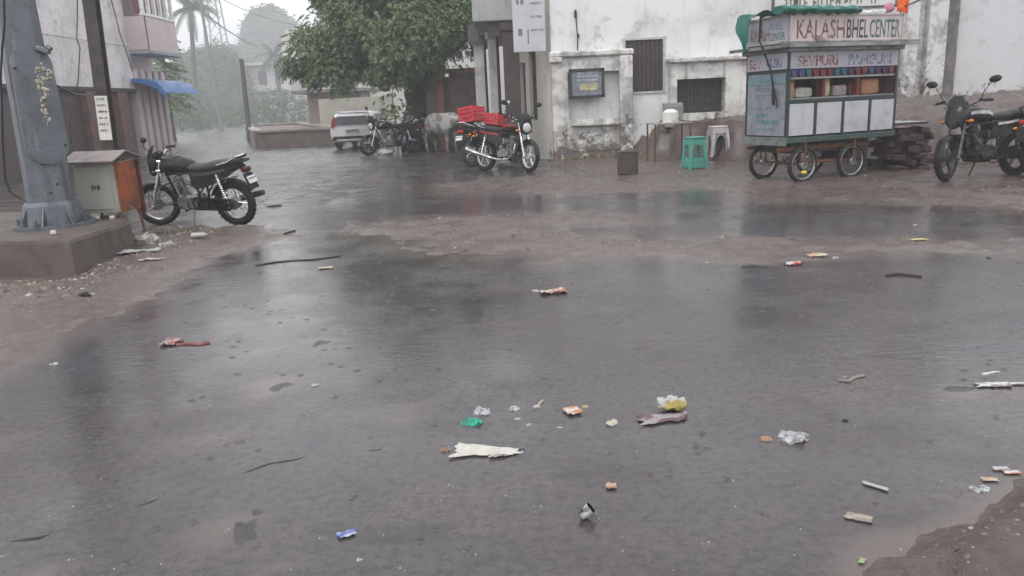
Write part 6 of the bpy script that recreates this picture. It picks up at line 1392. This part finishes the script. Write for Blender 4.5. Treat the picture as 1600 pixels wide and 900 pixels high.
bag_piece(132, 462, 18, M('dark_rot', (0.030, 0.025, 0.023), .6), 'small dark lump on the tan mud at the left', 42, .4, 'dark_lump', 'lump')
# heap by the plinth
bag_piece(228, 380, 38, two('dirty_white', (0.393, 0.376, 0.359), (0.249, 0.232, 0.215)), 'dirty white rag heap at the plinth corner', 50, .6, 'rag_heap', 'rag')
sheet_piece(222, 394, 42, 10, M('white_bits', (0.384, 0.384, 0.384), .4), 'white torn plastic below the rag heap', 'plastic', 'torn_plastic', 51, .4, .1, .4)
sheet_piece(236, 406, 30, 7, two('pink_white', (0.451, 0.404, 0.393), (0.304, 0.246, 0.234)), 'pinkish white plastic strip below the torn plastic', 'plastic', 'torn_plastic', 52, .4, .2, .4)
bag_piece(262, 384, 20, two('dirty_white', (0.393, 0.376, 0.359), (0.249, 0.232, 0.215)), 'small dirty rag right of the rag heap', 53, .5, 'rag_heap', 'rag')
sheet_piece(190, 396, 18, 8, M('white_bits', (0.384, 0.384, 0.384), .4), 'small white scrap left of the rag heap', 'scrap', 'paper_scrap', 54, .5)
p = surf(312, 374); s = MB(); W = pspan(312, 374, 24); s.cyl((-W*.4, 0, W*.16), (W*.25, 0, W*.16), W*.15, n=12); s.cyl((W*.25, 0, W*.16), (W*.4, 0, W*.16), W*.15, W*.06, n=12); BT = thing('plastic_bottle', 'pale plastic bottle with green cap lying by the front wheel', 'bottle', p); s.build('body', M('bottle_pale', (0.436, 0.436, 0.407), .2), BT); s = MB(); s.cyl((W*.4, 0, W*.16), (W*.52, 0, W*.16), W*.07, n=10); s.build('cap', M('cap_green', (0.201, 0.288, 0.127), .4), BT)
# gravel and scraps too many to count
rnd = random.Random(9); gr = [MB() for _ in range(3)]
def chip(mb, p, r_):
    k = rnd.uniform(.5, 1.2); a_ = rnd.uniform(0, 6.3); ca, sa = math.cos(a_)*r_, math.sin(a_)*r_; h = r_*rnd.uniform(.3, .8)
    mb._add([p+Vector((ca, sa, 0)), p+Vector((-sa*k, ca*k, 0)), p+Vector((-ca, -sa, 0)), p+Vector((sa*k, -ca*k, 0)), p+Vector((rnd.uniform(-.3, .3)*r_, rnd.uniform(-.3, .3)*r_, h))], [(0, 1, 4), (1, 2, 4), (2, 3, 4), (3, 0, 4)])
P_ = []
for _ in range(2400):
    u = rnd.random(); px = -40+460*u; yl = 438 if px < 110 else 438-(px-110)*.42; py = yl+abs(rnd.gauss(0, 1))*22*(1-.5*u)
    P_.append((px, py))
for _ in range(700): P_.append((rnd.uniform(880, 1600), rnd.uniform(245, 322)))
for _ in range(250): P_.append((rnd.uniform(580, 1150), rnd.uniform(335, 392)))
for _ in range(420):
    u = rnd.random(); P_.append((1390+230*u, 905-150*u+rnd.uniform(0, 120)))
pts_ = np.array([at(a_, b_).xy for a_, b_ in P_]); hz_, _m = height(pts_)
for i, (q, h_) in enumerate(zip(pts_, hz_)):
    if h_ > -.004: chip(gr[rnd.choice((0, 0, 0, 0, 1, 1, 1, 2))], Vector((q[0], q[1], max(h_, 0)-.003)), (abs(rnd.gauss(.009, .009))+.005)*(.4 if q[1] < 4 else 1))
for mb, mt, nm, lab in ((gr[0], M('gravel_brown', (.12, .09, .075), .6), 'gravel', 'brown gravel scattered over the mud'), (gr[1], M('gravel_tan', (.19, .148, .125), .6), 'gravel', 'tan gravel scattered over the mud'), (gr[2], M('scrap_white', (.34, .31, .295), .5), 'litter_scraps', 'pale bits of litter trodden into the mud')):
    tag(mb.build(nm, mt, smooth=0), lab, nm.replace('_', ' '), kind='stuff')
# rain drops hitting the water: small crowns of droplets
sp_ = MB()
for _ in range(210):
    px = rnd.uniform(-60, 1660); py = 330+580*rnd.random()**1.25; p = at(px, py)
    h_ = .0; r_ = rnd.uniform(.0018, .0042)
    sp_.ball(p+Vector((0, 0, rnd.uniform(.004, .035))), r_, 5, 3)
    if rnd.random() < .45:
        a_ = rnd.uniform(0, 6.3); sp_.ball(p+Vector((math.cos(a_)*.02, math.sin(a_)*.02, rnd.uniform(.004, .02))), r_*.6, 5, 3)
wm = NT('rain_drop'); wm.set('Base Color', (.5, .51, .53, 1)); wm.set('Roughness', .08); wm.set('Alpha', .4)
tag(sp_.build('rain_splashes', wm.m, smooth=60), 'rain drops splashing on the flooded street', 'rain splashes', kind='stuff')
# old seam of the road surface standing just out of the water
def ridge(lab, pts, r_):
    s = MB(); q = []
    for i in range(len(pts)-1):
        for k in range(8):
            t_ = k/8; a_ = at(*pts[i]).lerp(at(*pts[i+1]), t_); q.append(a_+Vector((noise.noise(a_*9)*.035, noise.noise(a_*7+Vector((3, 0, 0)))*.045, -r_*.95)))
    s.tube(q, [r_*(1+1.3*noise.noise(v*8)) for v in q], n=8); o = s.build('road_seam', M('wet_asphalt_edge', (.03, .029, .03), .3, c2=(.05, .047, .047), scale=20)); return tag(o, lab, 'road seam', kind='structure')
ridge('broken asphalt seam crossing the lower left water', [(-60, 846), (60, 838), (160, 808), (250, 778), (340, 748), (420, 728), (494, 708)], .0075)
ridge('short broken asphalt seam left of the paper sheet', [(520, 708), (560, 705), (604, 698)], .007)
ridge('broken asphalt seam on the corner bank', [(1395, 905), (1430, 875), (1470, 850), (1500, 838)], .010)

rnd = random.Random(31); vs = []; fs = []
def blades(px, py, n, spread, h):
    for _ in range(n):
        q = gpt_fast(px+rnd.gauss(0, spread), py+rnd.gauss(0, 2.0)); a_ = rnd.uniform(0, 6.3); L = h*rnd.uniform(.4, 1.2); d = Vector((math.cos(a_)*.5, math.sin(a_)*.5, 1)).normalized(); w_ = Vector((-math.sin(a_), math.cos(a_), 0))*.008
        k = len(vs); vs.extend([q-w_, q+w_, q+d*L*.6+w_*.7, q+d*L+Vector((math.cos(a_), math.sin(a_), -.3))*L*.25]); fs.append((k, k+1, k+2, k+3))
def gpt_fast(px, py):
    p = at(px, py, 0)
    return Vector((p.x, p.y, max(ground_z(p.x, p.y), 0)-.01)) if p.y < 17.6 else Vector((p.x*17.6/p.y, 17.6, max(ground_z(p.x*17.6/p.y, 17.6), 0)-.01))
for px, py, n, sp2, h in ((910, 247, 90, 30, .12), (985, 243, 60, 14, .14), (1030, 240, 40, 14, .10), (235, 366, 90, 22, .05), (280, 362, 60, 20, .05)): blades(px, py, n, sp2, h)
tq = wy(1550, 152, 17.7)
for _ in range(260):
    x = rnd.uniform(9.6, 14.5); y = rnd.uniform(16.4, 17.3); q = Vector((x, y, ground_z(x, y)-.01)) if _ % 4 == 0 else None
    if q is None: q = Vector((lastq.x+rnd.uniform(-.25, .25), lastq.y+rnd.uniform(-.1, .1), lastq.z))
    else: lastq = q
    a_ = rnd.uniform(0, 6.3); L = rnd.uniform(.05, .14); d = Vector((math.cos(a_)*.5, math.sin(a_)*.5, 1)).normalized(); w_ = Vector((-math.sin(a_), math.cos(a_), 0))*.010; k = len(vs); vs.extend([q-w_, q+w_, q+d*L*.6+w_*.7, q+d*L]); fs.append((k, k+1, k+2, k+3))
o = leaf_obj('weeds', vs, fs, leafmat('weed_leaf', (.06, .085, .03), (.13, .12, .05)), None); tag(o, 'sparse weeds along the foot of the walls', 'weeds', kind='stuff')
